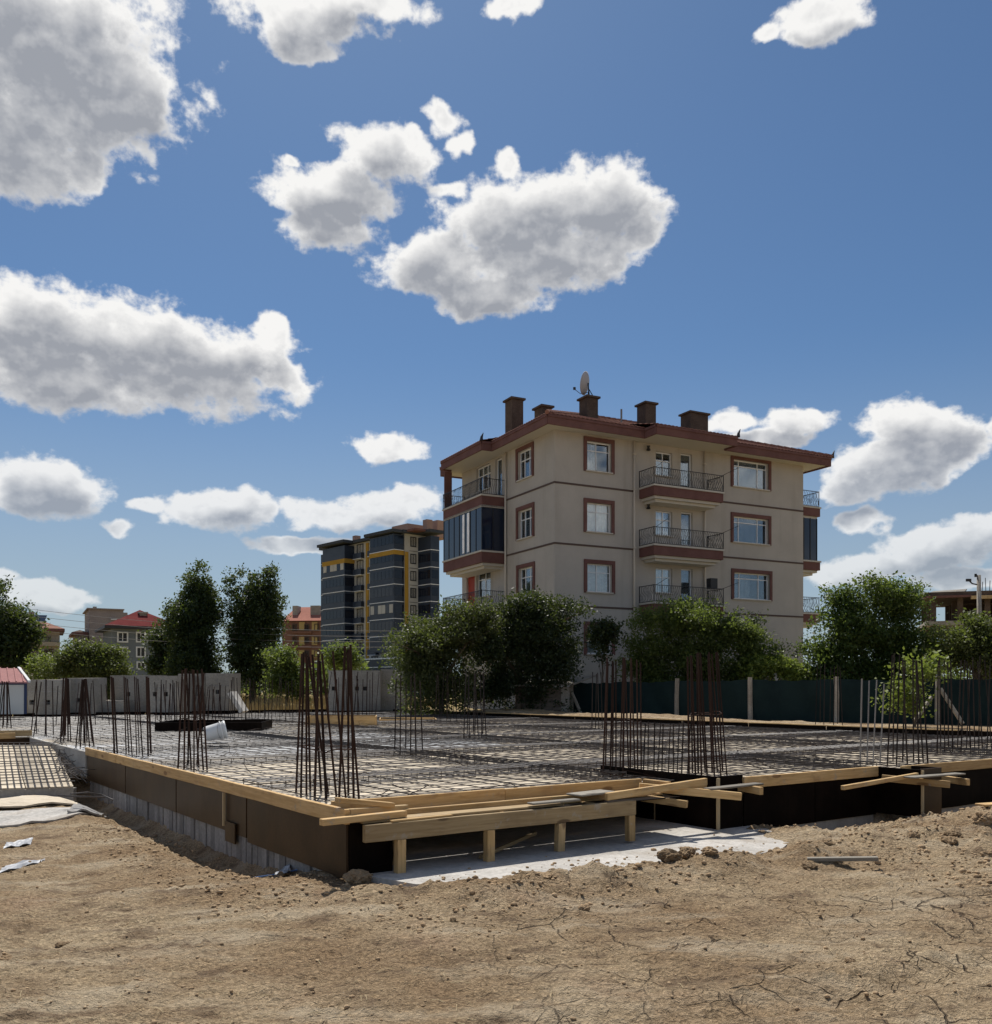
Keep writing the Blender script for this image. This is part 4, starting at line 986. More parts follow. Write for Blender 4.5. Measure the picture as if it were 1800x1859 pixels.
    for nm, xa, xb, yt_, Y, dpth in (('chimney', 920, 946, 729, 50.5, .8), ('chimney', 974, 997, 743, 48.6, .8), ('chimney', 1055, 1081, 726, 50, .8), ('chimney', 1160, 1186, 737, 51.5, .8), ('chimney', 1237, 1283, 755, 55.5, .9)):
        xl, yl, ztop = fr.loc((xa+xb)/2, yt_, Y); wd = (xb-xa)/FPX*Y/2/(abs(math.cos(fr.a))+.25)
        c = MB().box(xl-wd, xl+wd, yl-dpth/2, yl+dpth/2, 14.5, ztop).build(nm, chimney_m, e)
        MB().box(xl-wd-.1, xl+wd+.1, yl-dpth/2-.1, yl+dpth/2+.1, ztop, ztop+.10).build('chimney_cap', chimney_m, c)
        if (xa+xb)/2 == 1068: top = e.matrix_basis @ Vector((xl, yl, ztop+.10))
    for px in (1149, 1277):
        u = fr.front(px, 900)[0]; MB().tube([(u, -.10, 14.3), (u, -.10, .3)], .055, 8).build('downpipe', pipe_m, e, True)
        m = MB(); [m.box(u-.08, u+.08, -.17, -.0, z, z+.05) for z in (3, 5.8, 8.8, 11.8, 13.6)]; m.build('pipe_bracket', pipe_m, e)
    MB().tube([(-.1, 4.95, 14.3), (-.1, 4.95, .3)], .055, 8).build('downpipe', pipe_m, e, True)
    MB().tube([(fr.front(1152, 780)[0], 1.2, 14.9), (fr.front(1152, 780)[0], 1.2, 16.3)], .05, 6).build('roof_pipe', palesteel, e)
    # satellite dish on the middle chimney
    d = empty('satellite_dish', top, 'grey satellite dish on the middle chimney of the beige building', 'dish', R(155))
    prof = [(r, .34*(r/.62)**2*.5) for r in np.linspace(.001, .62, 9)]
    dm = MB().lathe(prof, 28).build('reflector', dish_m, d, True); dm.matrix_basis = Matrix.Translation((.05, 0, .78)) @ Matrix.Rotation(R(78), 4, 'Y') @ Matrix.Rotation(R(90), 4, 'Z')
    so_ = dm.modifiers.new('t', 'SOLIDIFY'); so_.thickness = .02
    MB().tube([(-.05, 0, 0), (0, 0, .45), (.02, 0, .8)], .035, 6).tube([(-.30, .1, 0), (0, 0, .5)], .025, 5).tube([(.15, -.25, 0), (0, 0, .45)], .02, 5).build('mast', iron, d)
    MB().tube([(.0, 0, .30), (.45, 0, .28), (.80, 0, .58)], .018, 5).box(.74, .86, -.05, .05, .55, .68).build('feed_arm', iron, d)
flats()

# ---------------------------------------------------------------- generic far house
def mm(name, c, c2=None, **k): return mottled(name, c, c2 or tuple(v*.85 for v in c), .4, .9, .15, 8, .15, .004, **k)
trim_w = principled('white_far_trim', (.62, .63, .62), .7)[0]
def hip(par, x0, x1, y0, y1, z, pit, mat, ov=.6, name='roof'):
    x0, x1, y0, y1 = x0-ov, x1+ov, y0-ov, y1+ov; h = min(x1-x0, y1-y0)/2; zr = z+h*pit; b = MB()
    r = ((x0+h, (y0+y1)/2), (x1-h, (y0+y1)/2)) if x1-x0 > y1-y0 else (((x0+x1)/2, y0+h), ((x0+x1)/2, y1-h))
    b.add([(x0,y0,z),(x1,y0,z),(x1,y1,z),(x0,y1,z),(*r[0],zr),(*r[1],zr)], [(3,2,1,0)]+([(0,1,5,4),(1,2,5),(2,3,4,5),(3,0,4)] if x1-x0 > y1-y0 else [(0,1,4),(1,2,5,4),(2,3,5),(3,0,4,5)]))
    o = b.build(name, mat, par); MB().prism([(x0,y0),(x1,y0),(x1,y1),(x0,y1)], z-.35, z-.003).build('eave', iron if mat == redroof else pink_trim, o); return o, zr
def far_window(par, F, o, surround, pane=None, g=.05, cols=(1, 1)):
    u0, u1, z0, z1 = o
    b = MB(); w = .16
    fbox(b, F, u0-w, u1+w, -g, .10, z1, z1+w); fbox(b, F, u0-w, u1+w, -g, .10, z0-w, z0); fbox(b, F, u0-w, u0, -g, .10, z0, z1); fbox(b, F, u1, u1+w, -g, .10, z0, z1)
    c = (u0+u1)/2; fbox(b, F, c-.05, c+.05, -.02, .06, z0, z1)
    q = b.build('window', surround, par); fbox(p := MB(), F, u0, u1, .0, .05, z0, z1); p.build('pane', pane or dark_pane, q)

def grey_house():
    fr = Frame(203, 112, R(29)); e = empty('grey_house', fr.o, 'grey blue house with red hip roof and white window frames', 'house', fr.a)
    g = mm('grey_blue_render', (.17, .19, .205)); zt = fr.front(205, 1141)[1]
    x1 = fr.front(296, 1150)[0]; MB().box(0, x1+1.5, 0, 9, .2, zt).build('wall', g, e)
    r, zr = hip(e, 0, x1+1.5, 0, 9, zt+.35, .50, redroof, .9)
    for a in ((213,1149,232,1164), (247,1149,264,1164), (213,1176,232,1191), (247,1176,264,1191), (248,1203,264,1213)):
        u0, z1 = fr.front(a[0]+2, a[1]); u1, z0 = fr.front(a[2]-2, a[3]); far_window(e, FRONT, (u0, u1, z0, z1), trim_w, g=.12)
    xl, yl, z = fr.loc(259, 1114, 116); c = MB().box(xl-.4, xl+.4, yl-.4, yl+.4, zt, z).build('chimney', block_conc, e); MB().box(xl-.55, xl+.55, yl-.55, yl+.55, z, z+.2).build('chimney_cap', block_conc, c)
    # stepped neighbour behind
    fr = Frame(162, 128, R(27)); e = empty('stepped_building', fr.o, 'plain taupe building with stepped parapet rising behind the grey blue house', 'building', fr.a)
    t = mm('taupe_render', (.30, .26, .235)); u = lambda px: fr.front(px, 1100)[0]; z = lambda px, py: fr.front(px, py)[1]
    MB().box(0, u(224), 0, 10, .2, z(200, 1107)).build('wall', t, e); MB().box(u(224), u(231.5), .01, 9, .2, z(228, 1112)).build('wall', t, e); MB().box(u(231.5), u(239), .02, 8, .2, z(235, 1116)).build('wall', t, e)
    MB().box(-.3, u(224)+.1, -.3, 10, z(200, 1107), z(200, 1105)).build('parapet', t, e)
    MB().box(u(171), u(177.5), 2, 3, z(174, 1107), z(174, 1099)).build('chimney', block_conc, e)
    MB().box(u(201), u(212), -.3, -.01, z(206, 1125.5), z(206, 1123.5)).build('ledge', trim_w, e)
    MB().box(u(138), u(161), 1, 9, .2, z(150, 1150)).build('side_wing', t, e); hip(e, u(138), u(161)-.5, 1, 9, z(150, 1150)+.2, .35, chimney_m, .5, 'wing_roof')
    # beige house with solar panels at the left
    fr = Frame(60, 120, R(26)); e = empty('beige_house', fr.o, 'beige house with tiled roof and balconies behind the left poplar', 'house', fr.a)
    bm_ = mm('beige_far_render', (.42, .36, .27)); zt = fr.front(80, 1146)[1]; x0 = fr.front(30, 1150)[0]; x1 = fr.front(108, 1150)[0]
    MB().box(x0, x1, 0, 9, .2, zt).build('wall', bm_, e); r, _ = hip(e, x0, x1, -.3, 9, zt+.35, .42, tile, .6)
    for py in (1166, 1193):
        z0 = fr.front(90, py+7)[1]; u0, u1 = fr.front(66, py)[0], x1; q = MB().box(u0, u1+.05, -1.0, 0, z0, fr.front(90, py)[1]).build('balcony', bm_, e)
        railing(q, [(u0, -.98), (u1, -.98)], fr.front(90, py)[1], .8, step=.5)
    for a in ((74,1180,83,1192), (86,1180,95,1192), (70,1153,92,1164)):
        u0, z1 = fr.front(a[0], a[1]); u1, z0 = fr.front(a[2], a[3]); far_window(e, FRONT, (u0, u1, z0, z1), bm_ if a[0] == 70 else chimney_m)
    xl, yl, z = fr.loc(57.5, 1111, 123); MB().box(xl-.35, xl+.35, yl-.35, yl+.35, zt, z).build('chimney', block_conc, e)
    for px in (64, 73):
        xl, yl, z = fr.loc(px, 1125, 121); b = MB(); quad_sheet(b, [(xl-.5, yl-.5, z-.2), (xl+.5, yl-.5, z-.2), (xl+.8, yl+.6, z+.65), (xl-.2, yl+.6, z+.65)], .06); b.build('solar_collector', navy_glass, e)
grey_house()
def brown_flats():
    fr = Frame(528, 205, R(-6)); e = empty('brick_flats', fr.o, 'brown and yellow flats with red roof left of the dark tower block', 'building', fr.a)
    br = mm('brown_cladding', (.20, .105, .075)); ye = mm('ochre_render', (.42, .31, .13)); rf = mm('salmon_roof', (.36, .145, .105))
    u = lambda px: fr.front(px, 1150)[0]; z = lambda py: fr.front(550, py)[1]
    MB().box(u(512), u(590), 0, 12, .2, z(1128)).build('wall', br, e)
    b = MB(); b.add([(u(511), -.6, z(1127)), (u(592), -.6, z(1127)), (u(592), 7, z(1097)), (u(520), 7, z(1097)), (u(511), 12, z(1127)), (u(592), 12, z(1127))], [(0,1,2,3),(3,2,5,4),(0,3,4),(1,5,2),(4,5,1,0)]); b.build('roof', rf, e)
    for a, c in ((524, 533), (557, 574)): MB().box(u(a), u(c), 2.5, 5, z(1118), z(1097.5)).build('dormer', block_conc, e)
    for a in (543, 566):
        for py in (1129, 1156, 1180): MB().box(u(a), u(a+10), -.14, 0, z(py+15), z(py)).build('ochre_panel', ye, e)
    for py in (1134, 1157, 1182):
        for px in (531, 553, 571): far_window(e, FRONT, (u(px)+.1, u(px+7), z(py+10), z(py)), chimney_m, g=.22)
    for py in (1146, 1172): MB().box(u(530), u(566), -.5, -.15, z(py+4), z(py)).build('balcony', br, e)
brown_flats()
# ---------------------------------------------------------------- dark tower block
def tower():
    fr = Frame(735, 160, math.atan2(1700, 1927)); e = empty('tower_block', fr.o, 'dark slate tower block with yellow stripes and glazed bays behind the trees', 'building', fr.a)
    sl_ = mottled('slate_cladding', (.020, .030, .050), (.032, .044, .068), .5, .4, .3, 6, .15, .002); ye = mm('yellow_stripe', (.42, .25, .045)); wh = mm('pale_render', (.50, .49, .45)); ln = principled('white_line', (.74, .77, .80), .5)[0]
    gl_ = principled('bay_glass', (.008, .013, .026), .12, .35)[0]; blk = principled('bay_side', (.008, .009, .014), .3, .5)[0]
    ZR = 28.1; lines = [22.3-2.93*k for k in range(-1, 7)]
    MB().box(0, 4.5, 0, 26, 0, ZR).build('wall', wh, e)
    def bay(x0, x1, y0, y1, zlo, zhi, side='x', yellow=None, opened=(), n=6):
        o = MB().box(x0, x1, y0, y1, zlo, zhi).build('bay', sl_, e)
        for k, z in enumerate(lines):
            if not (zlo+.3 < z < zhi-.3): continue
            MB().box(x0-.06, x1, y0-.06, y1+.02, z-.055, z+.055).build('floor_line', ln, o)
            if z+2.6 > zhi: continue
            m = gl_ if k not in opened else wh
            gx = -.03 if k not in opened else .01
            if side == 'x':
                st_ = (y1-y0-.5)/n
                for i in range(n): MB().box(x0-.035, x0+.1, y0+.25+i*st_+.04, y0+.25+(i+1)*st_-.04, z+1.0, z+2.45).build('pane', gl_ if (k not in opened) else (gl_ if i in (1, 4) else wh), o)
                MB().box(x0+.15, x1-.05, y0-.035, y0+.1, z+1.0, z+2.45).build('pane', gl_, o)
            else:
                for i in range(n):
                    st_ = (x1-x0-.4)/n; MB().box(x0+.2+i*st_+.04, x0+.2+(i+1)*st_-.04, y0-.035, y0+.1, z+1.0, z+2.45).build('pane', gl_, o)
                MB().box(x0-.035, x0+.1, y0+.15, y1-.1, z+1.0, z+2.45).build('pane', gl_, o)
        if yellow: MB().box(x0-.10, x1+.05, y0-.10, y1+.05, yellow[0], yellow[1]).build('yellow_band', ye, o)
        return o
    bay(-2.1, -.01, .3, 7.6, 7.9, ZR-.2, yellow=(24.4, 25.15), opened=(4,))
    bay(-2.1, -.01, 15.8, 23.4, 7.0, ZR-.4, yellow=(24.5, 25.3), opened=(1,))
    bay(-1.0, -.012, 23.6, 25.9, 7.0, ZR-1, n=2)
    bay(2.75, 4.6, -3.6, -.01, 7.0, ZR-.5, side='y', opened=(4,), n=2)
    MB().box(-.12, -.005, 11.0, 11.9, 6, ZR-.3).build('yellow_stripe', ye, e); MB().box(-.1, .6, -.16, -.005, 6, 25.).build('yellow_stripe', ye, e)
    for z in lines:
        for ya, yb_ in ((8.0, 10.2), (12.7, 15.0)):
            far_window(e, LEFT, (ya+.25, yb_-.25, z+1.05, z+2.5), iron, g=.08); q = MB().box(-.7, -.01, ya-.15, yb_+.3, z-.05, z+.95).build('balcony', sl_, e); MB().box(-.75, -.01, ya-.15, yb_+.3, z-.12, z-.052).build('floor_line', ln, q)
        far_window(e, FRONT, (1.25, 2.2, z+.9, z+2.3), iron, g=.05); MB().box(.92, 2.7, -.03, 0, z-.04, z+.04).build('joint_line', iron, e)
    MB().box(-3.4, 4.6, -2, 24, 4.2, 6.6).build('podium', sl_, e); MB().box(-3.5, 4.6, -2.1, 24, 6.6, 6.8).build('podium_coping', ln, e); MB().box(-3.45, 4.6, -2.05, 24, 5.2, 5.32).build('podium_line', ln, e); MB().box(-3.2, 4.6, -1.8, 24, .1, 4.2).build('podium_wall', sl_, e)
    rf = mm('tower_fascia', (.06, .068, .08)); MB().prism([(-.9,-.8),(2.,-.8),(2.,-4.3),(5.2,-4.3),(5.2,26.8),(-.9,26.8),(-.9,24.2),(-2.9,24.2),(-2.9,15.),(-.9,15.),(-.9,8.3),(-2.9,8.3),(-2.9,-.4),(-.9,-.4)], ZR, ZR+.5).build('roof_edge', rf, e)
    hip(e, 0, 4.5, -3, 26, ZR+.55, .06, iron, .2)
    for px, py, Y, w in ((647, 973, 176, .55), (776, 944, 163, .6), (745, 956, 168, 2.4), (796, 947, 166, 1.2)):
        xl, yl, z = fr.loc(px, py, Y); c = MB().box(xl-w, xl+w, yl-w, yl+w, ZR, z).build('chimney', mm('pink_chimney', (.42, .27, .21)) if 'pink_chimney' not in MATS else MATS['pink_chimney'], e)
tower()
# ---------------------------------------------------------------- unfinished frame at the right
def skeleton():
    fr = Frame(1690, 85, R(-20)); e = empty('unfinished_building', fr.o, 'unfinished concrete frame building with open floors behind the right hand trees', 'building', fr.a)
    u = lambda px: fr.front(px, 1080)[0]; z = lambda py: fr.front(1760, py)[1]
    for a, c in ((1073, 1082), (1126, 1134), (1185, 1195)): MB().box(-.5, 14, 0, 12, z(c), z(a)).build('floor_slab', chimney_m if a == 1073 else block_conc, e)
    for x in (0, 2.2, 4.4, 6.6, 9, 11.5):
        for y in (.5, 5, 10.5): MB().box(x, x+.45, y, y+.45, z(1195), z(1080)).build('column', chimney_m, e)
    MB().box(2.3, 13, 8, 8.3, z(1126), z(1084)).build('rear_wall', chimney_m, e)
    q = MB().box(-.6, 3.2, -.3, -.05, z(1084), z(1080)).build('edge_board', pink_trim, e)
    MB().box(3.2, 14, -.35, -.05, z(1088), z(1082)).build('edge_board', old_timber, e)
    b = MB(); quad_sheet(b, [(-.3, .5, z(1074)), (2.6, .5, z(1076)), (3.2, 2.5, z(1064)), (.4, 2.5, z(1066))], .1); b.build('roof_sheet', grey_timber, e)
    rr = random.Random(2)
    for x in (4.2, 4.5, 4.8, 5.1, 6.7, 7.1, 7.5): MB().tube([(x, .6, z(1074)), (x+rr.uniform(-.05, .05), .6, z(1048+rr.uniform(0, 8)))], .03, 4).build('starter_bar', steel, e)
    p = PX(1776, 1250, 60); e = empty('utility_pole', (p.x, p.y, .3), 'concrete utility pole with lamp arm before the unfinished building', 'pole')
    zt = EYE+(HY-1044)/FPX*60-.3; MB().tube([(.12, 0, 0), (0, 0, zt)], [.20, .13], 8).build('shaft', block_conc, e, True)
    MB().tube([(-.05, 0, zt-.62), (-.45, -.05, zt-.55), (-.75, -.1, zt-.28)], .045, 6).build('lamp_arm', iron, e); MB().box(-.86, -.55, -.16, -.04, zt-.42, zt-.25).build('lamp_head', iron, e); MB().tube([(-.2, 0, zt-.12), (-.2, 0, zt+.08)], .08, 8).bar((-.2, 0, zt-.05), (0, 0, zt-.05), .06, .06).build('insulator', iron, e)
skeleton()
# ---------------------------------------------------------------- site cabin, concrete blocks
def cabin():
    Y = 34; p = PX(49, 1250, Y); z0 = EYE-(1296-HY)/FPX*Y; e = empty('site_cabin', (p.x, p.y, z0), 'white site cabin with pale red ribbed roof at the left edge', 'cabin', R(29))
    h = (1296-1243)/FPX*Y; cw = principled('cabin_white', (.58, .57, .53), .6)[0]; nv = principled('cabin_navy', (.03, .045, .10), .5)[0]; pr = mm('cabin_roof_red', (.40, .20, .19))
    MB().box(-3, -.10, 0, 2.4, 0, h).build('wall', cw, e); MB().box(-.1, -.002, .1, 2.4, 0, h-.01).build('side_wall', cw, e); MB().box(-.098, 0, -.02, .08, 0, h).build('corner_post', nv, e); MB().box(-3, 0, -.05, 2.4, h, h+.08).build('eave', nv, e)
    b = MB(); quad_sheet(b, [(-3, -.2, h+.1), (.06, -.2, h+.1), (-.22, 1.4, h+.62), (-3, 1.4, h+.62)], .05); r = b.build('roof', pr, e)
    for i in range(13):
        x = -2.9+i*.23; MB().bar((x+.02, -.2, h+.115), (x-.0, 1.4, h+.635), .04, .04).build('roof_rib', pr, r)
    MB().bar((.06, -.22, h+.12), (-.22, 1.42, h+.64), .09, .08).build('roof_verge', trim_w, r)
cabin()
def block(label, x0, x1, yt, yb, Y, depth=1.6, rot=0, holes=()):
    a, c = PX(x0, yb, Y), PX(x1, yb, Y); w = (c-a).length; h = (yb-yt)/FPX*Y
    e = empty('concrete_block', a, label, 'concrete block', R(rot), 'stacked precast concrete blocks behind the slab'); rr = random.Random(int(x0))
    n = 2; ops = []
    for hx, hy in holes: ops.append((w*hx-.09, w*hx+.09, h*hy-.09, h*hy+.09))
    b = wall(FRONT, 0, w, 0, h, ops, .25); b.add([(0,0,h),(w,0,h),(w,depth,h+.03),(0,depth,h+.02)], [(0,1,2,3)]); b.add([(0,0,0),(0,depth,0),(0,depth,h+.02),(0,0,h)], [(3,2,1,0)]); b.add([(w,0,0),(w,depth,0),(w,depth,h+.03),(w,0,h)], [(0,1,2,3)]); b.add([(0,depth,0),(w,depth,0),(w,depth,h+.03),(0,depth,h+.02)], [(0,1,2,3)])
    body = b.build('body', block_conc, e); m = MB()
    for k in range(1, 3): m.box(.02, w-.02, -.006, .0, h*k/3-.008, h*k/3+.008)
    for k in range(1, max(2, int(w/.9))): xx = w*k/max(2, int(w/.9)); m.box(xx-.006, xx+.006, -.007, .0, .02, h-.02)
    m.build('board_mark', shutter, e)
    if ops:
        m = MB(); [m.box(o[0], o[1], .2, .24, o[2], o[3]) for o in ops]; m.build('socket', iron, e)
    return e
block('wide grey concrete block right of the white cabin', 50, 110, 1234, 1297, 37, 1.4, 2, ((.12, .35), (.6, .35)))
block('grey concrete block with a square hole, right end of the first group', 111, 168, 1231, 1296, 38, 1.4, 0, ((.55, .38),))
block('low concrete kerb block lying between the two block groups', 168, 222, 1272, 1296, 39, 1.2, 6)
block('tall concrete block at the left end of the second group', 200, 270, 1226, 1294, 40, 1.8, -8, ((.5, .5),))
block('tall concrete block in the middle of the second group, behind the comb of bars', 271, 322, 1227, 1293, 39, 2.0, -4, ((.2, .5), (.6, .5)))
block('concrete block behind the front cluster of the second group', 323, 372, 1223, 1262, 41, 2.0, 0, ((.4, .5),))
block('concrete block at the right end of the second group', 373, 416, 1222, 1290, 40.5, 2.2, 3, ((.5, .5),))
block('pale flat topped lower block with tilted slab beside it', 323, 371.5, 1263, 1291, 40.7, 2.0, 0)
block('large concrete block right of the tall corner rebar', 596, 690, 1217, 1290, 42, 2.6, 0, ((.1, .55), (.55, .55), (.7, .55)))
block('concrete block end half hidden by the olive shrub', 691, 735, 1215, 1290, 42.6, 2.6, 6, ((.4, .6),))
for lab, pts in (('white tilted slab leaning on the right end of the second block group', [(418,1256),(430,1258),(446,1284),(436,1290)]),):
    p, q = PX(421, 1257, 39.6), PX(443, 1292, 39.6); o = MB().bar((0, 0, 0), q-p, .9, .18).build('tilted_slab', blinding); o.location = p; tag(o, lab, 'slab')
# ---------------------------------------------------------------- fence
def fence():
    ps = [(1037,1238,1308,40.5),(1132,1237,1309,39.2),(1227,1235,1310,38),(1360,1233,1311,36.6),(1517,1232,1312,34.9),(1700,1231,1315,33),(1860,1229,1318,31.2),(2040,1228,1323,29.6),(2260,1227,1328,28.0)]
    pos = []
    for px, yt, yb, Y in ps: a = PX(px, yb, Y); pos.append((a, (yb-yt)/FPX*Y))
    net = mottled('green_shade_net', (.007, .020, .021), (.012, .028, .028), 1.2, .8, .2, 60, .35, .004, streak=((1.5, 1.5, .4), (.005, .013, .018), .6))
    pc = mottled('fence_post_concrete', (.30, .265, .215), (.40, .36, .30), 3, .9, .15, 25, .3, .003, rnd=.2)
    e = empty('site_fence', pos[0][0], 'dark green shade net fence on pale concrete posts behind the slab', 'fence'); O = pos[0][0]
    for i, (a, h) in enumerate(pos):
        if ps[i][0] == 1132: continue
        q = a-O; MB().tube([q+Vector((random.uniform(-.03, .03), -.06, -.15)), q+Vector((0, -.06, h*.6)), q+Vector((random.uniform(-.02, .04), -.06, h+.08))], [.10, .095, .085], 6).build('post', pc, e)
    for i in range(len(pos)-1):
        (a, ha), (c, hc) = pos[i], pos[i+1]; a, c = a-O, c-O; V = []; n = 16; m = 5
        for k in range(n+1):
            for j in range(m+1):
                f = k/n; q = a.lerp(c, f)+Vector((0, .03*math.sin(f*9+j)+.03*math.sin(j*1.3+k), 0)); hh = ha+(hc-ha)*f-.06*math.sin(math.pi*f)*(1+.4*math.sin(k*1.7)); q.z += -.1+(hh+.1)*j/m; V.append(q)
        b = MB(); b.add(V, [(k*(m+1)+j, (k+1)*(m+1)+j, (k+1)*(m+1)+j+1, k*(m+1)+j+1) for k in range(n) for j in range(m)]); b.build('net_panel', net, e, True)
    for px0, py0, px1, py1, Y in ((1033,1247,1060,1305,40.), (1706,1250,1747,1310,32.3), (1690,1266,1660,1304,32.4)):
        MB().tube([PX(px0, py0, Y)-O, PX(px1, py1+4, Y-.5)-O], .07, 6).build('brace', pc, e)
fence()
def hut():
    Y = 38.5; a = PX(945, 1303, Y); e = empty('masonry_hut', a, 'low ruined masonry hut with flat sheet roof at the left end of the fence', 'hut', R(5))
    st_ = mm('old_masonry', (.17, .14, .115)); w = (1034-945)/FPX*Y; h = (1303-1248)/FPX*Y
    MB().box(0, w-.35, 0, 2.2, -.2, h).build('wall', st_, e); MB().box(w-.348, w, -.05, 2.2, -.2, h+.02).build('corner_pier', block_conc, e)
    rr = random.Random(5); sm_ = MB().box(0, .36, -.03, .03, 0, .14).mesh('stone', st_)
    for j in range(7):
        for i in range(4):
            o = link('stone', sm_, e); o.location = (.08+i*.41+(.15 if j % 2 else 0), -.005-rr.random()*.02, -.05+j*.175); o.rotation_euler = (0, rr.uniform(-.03, .03), 0)
    b = MB(); quad_sheet(b, [(-.35, -.35, h+.10), (w+.1, -.35, h+.14), (w+1.6, 2.3, h+.55), (-.3, 2.3, h+.2)], .05); b.build('sheet_roof', grey_timber, e)
hut()
# ---------------------------------------------------------------- overhead cables
for k, (a, b_, lab) in enumerate((((120, 1162), (810, 1128), 'uppermost thin overhead cable crossing before the poplars'), ((120, 1146), (810, 1146), 'second overhead cable crossing before the poplars'), ((120, 1150), (810, 1157), 'third overhead cable crossing before the poplars'), ((120, 1156), (810, 1166), 'lowest thin overhead cable crossing before the poplars'))):
    p, q = PX(-300, 1050+14*k, 58), PX(1100, 1130+8*k, 58); c = (p+q)/2
    pts = [p.lerp(q, i/24)-Vector((0, 0, 1.6*4*(i/24)*(1-i/24)))-c for i in range(25)]
    o = MB().tube(pts, .012, 4, False).build('overhead_cable', palesteel); o.location = c; tag(o, lab, 'cable', 'overhead cables')
MB_ = None
# ================================================================ TREES
bark = mottled('bark', (.10, .075, .055), (.16, .125, .09), 6, .95, .1, 30, .4, .01)
L_dark = leafmat('leaf_dark', (.011, .021, .008), (.026, .040, .014), .18)
L_deep = leafmat('leaf_deep_green', (.022, .046, .012), (.062, .105, .024), .36)
L_pop = leafmat('leaf_poplar', (.010, .022, .008), (.027, .050, .016), .25)
L_olive = leafmat('leaf_olive', (.052, .066, .020), (.110, .122, .042), .34)
L_shrub = leafmat('leaf_shrub', (.026, .035, .012), (.066, .075, .026), .28)
L_mid = leafmat('leaf_mid_green', (.052, .080, .020), (.120, .150, .042), .42)
L_lime = leafmat('leaf_lime', (.12, .16, .028), (.20, .24, .05), .40)
def foliage(name, blobs, n, leaf, mat, par, seed=0, clump=16, spread=1.9, up=.35, core=.0, loose=1., boughs=20, tall=.85):
    rr = np.random.default_rng(seed); vol = np.array([(b[3]*b[4]*b[5])**.67 for b in blobs])**.8; vol = vol/vol.sum(); out = []
    # boughs inside the outline, then leaf clumps inside the boughs: lobes, gaps and shaded hollows
    B = np.array(blobs); nb = max(6, int(len(blobs)*boughs)); pb = rr.choice(len(blobs), nb, p=vol)
    d = rr.normal(size=(nb, 3)); d /= np.linalg.norm(d, axis=1)[:, None]
    bc = B[pb, :3]+d*(rr.uniform(.05, 1., nb)**.6*(1+.10*loose*rr.normal(size=nb)))[:, None]*B[pb, 3:6]
    br = (np.cbrt(B[pb, 3]*B[pb, 4]*B[pb, 5])*rr.uniform(.24, .50, nb))[:, None]*np.array([1, 1, tall])
    nc = max(8, n//clump); pc = rr.choice(nb, nc, p=(br[:, 0]**2)/(br[:, 0]**2).sum())
    d = rr.normal(size=(nc, 3)); d /= np.linalg.norm(d, axis=1)[:, None]; d[:, 2] = np.where(rr.random(nc) < .55, np.abs(d[:, 2]), d[:, 2])
    rad = rr.random(nc)**.4*(1+.12*loose*rr.normal(size=nc)); shoot = rr.random(nc) < .05*loose; rad[shoot] *= 1.5
    cen = bc[pc]+d*rad[:, None]*br[pc]
    tint_c = .5*rr.random(nc)+.5*rr.random(nb)[pc]; k = rr.integers(0, nc, n)
    pos = cen[k]+rr.normal(size=(n, 3))*leaf*spread*np.array([1, 1, .8])
    nrm = rr.normal(size=(n, 3)); nrm[:, 2] = np.abs(nrm[:, 2])*(1+up); nrm /= np.linalg.norm(nrm, axis=1)[:, None]
    t = np.cross(nrm, rr.normal(size=(n, 3))); t /= np.linalg.norm(t, axis=1)[:, None]; b = np.cross(nrm, t)
    sz = leaf*rr.uniform(.45, 1.6, n)[:, None]
    V = np.stack([pos-t*sz*.62, pos+b*sz*.34-nrm*sz*.08, pos+t*sz*.62, pos-b*sz*.34-nrm*sz*.08], 1).reshape(-1, 3)
    me = np_mesh(name, V, np.arange(4*n).reshape(-1, 4)); a = me.attributes.new('tint', 'FLOAT', 'FACE')
    a.data.foreach_set('value', np.clip(.6*tint_c[k]+.4*rr.random(n), 0, 1).astype(np.float32)); me.materials.append(mat)
    return link(name, me, par), cen
def tree(label, base, blobs, n, leaf, mat, trunk_r=.12, name='tree', cat='tree', group=None, seed=0, limbs=9, extra=None, **kw):
    """base = world foot; blobs = (dx, dy, z, rx, ry, rz) relative to it"""
    e = empty(name, base, label, cat, 0, group); _, cen = foliage('crown', blobs, n, leaf, mat, e, seed, **kw)
    if extra: foliage('light_foliage', extra[0], extra[1], leaf*.95, extra[2], e, seed+50, **kw)
    rr = random.Random(seed); b = MB(); zs = sorted(q[2] for q in blobs); h = zs[len(zs)//2]
    b.tube([(0,0,-.2), (.05, 0, h*.35), (.02, .03, h*.8)], [trunk_r*1.25, trunk_r, trunk_r*.7], 7)
    for i in range(limbs):
        q = Vector(cen[rr.randrange(len(cen))]); s_ = Vector((.03, .01, h*rr.uniform(.25, .75))); m_ = s_.lerp(q, .5)+Vector((0, 0, .15*(q-s_).length)); b.tube([s_, m_, q], [trunk_r*.5, trunk_r*.32, trunk_r*.08], 5)
    b.build('trunk', bark, e); return e
def pb_(base, Y, lst):
    """photo ellipses (px, py, rx, ry) at depth Y -> blobs relative to base"""
    o = []
    for q in lst:
        c = PX(q[0], q[1], Y); rx, rz = q[2]*1.08/FPX*Y, q[3]*1.06/FPX*Y; dep = q[4] if len(q) > 4 else 0.
        o.append((c.x-base.x, c.y-base.y+dep, c.z-base.z, rx, min(rx, rz)*.9+.2, rz))
    return o
def ptree(label, px, py_foot, Y, lst, n, leaf, mat, **kw):
    base = PX(px, py_foot, Y); ex = kw.pop('extra', None)
    if ex: ex = (pb_(base, Y-.4, ex[0]), ex[1], ex[2])
    return tree(label, base, pb_(base, Y, lst), n, leaf, mat, extra=ex, **kw)
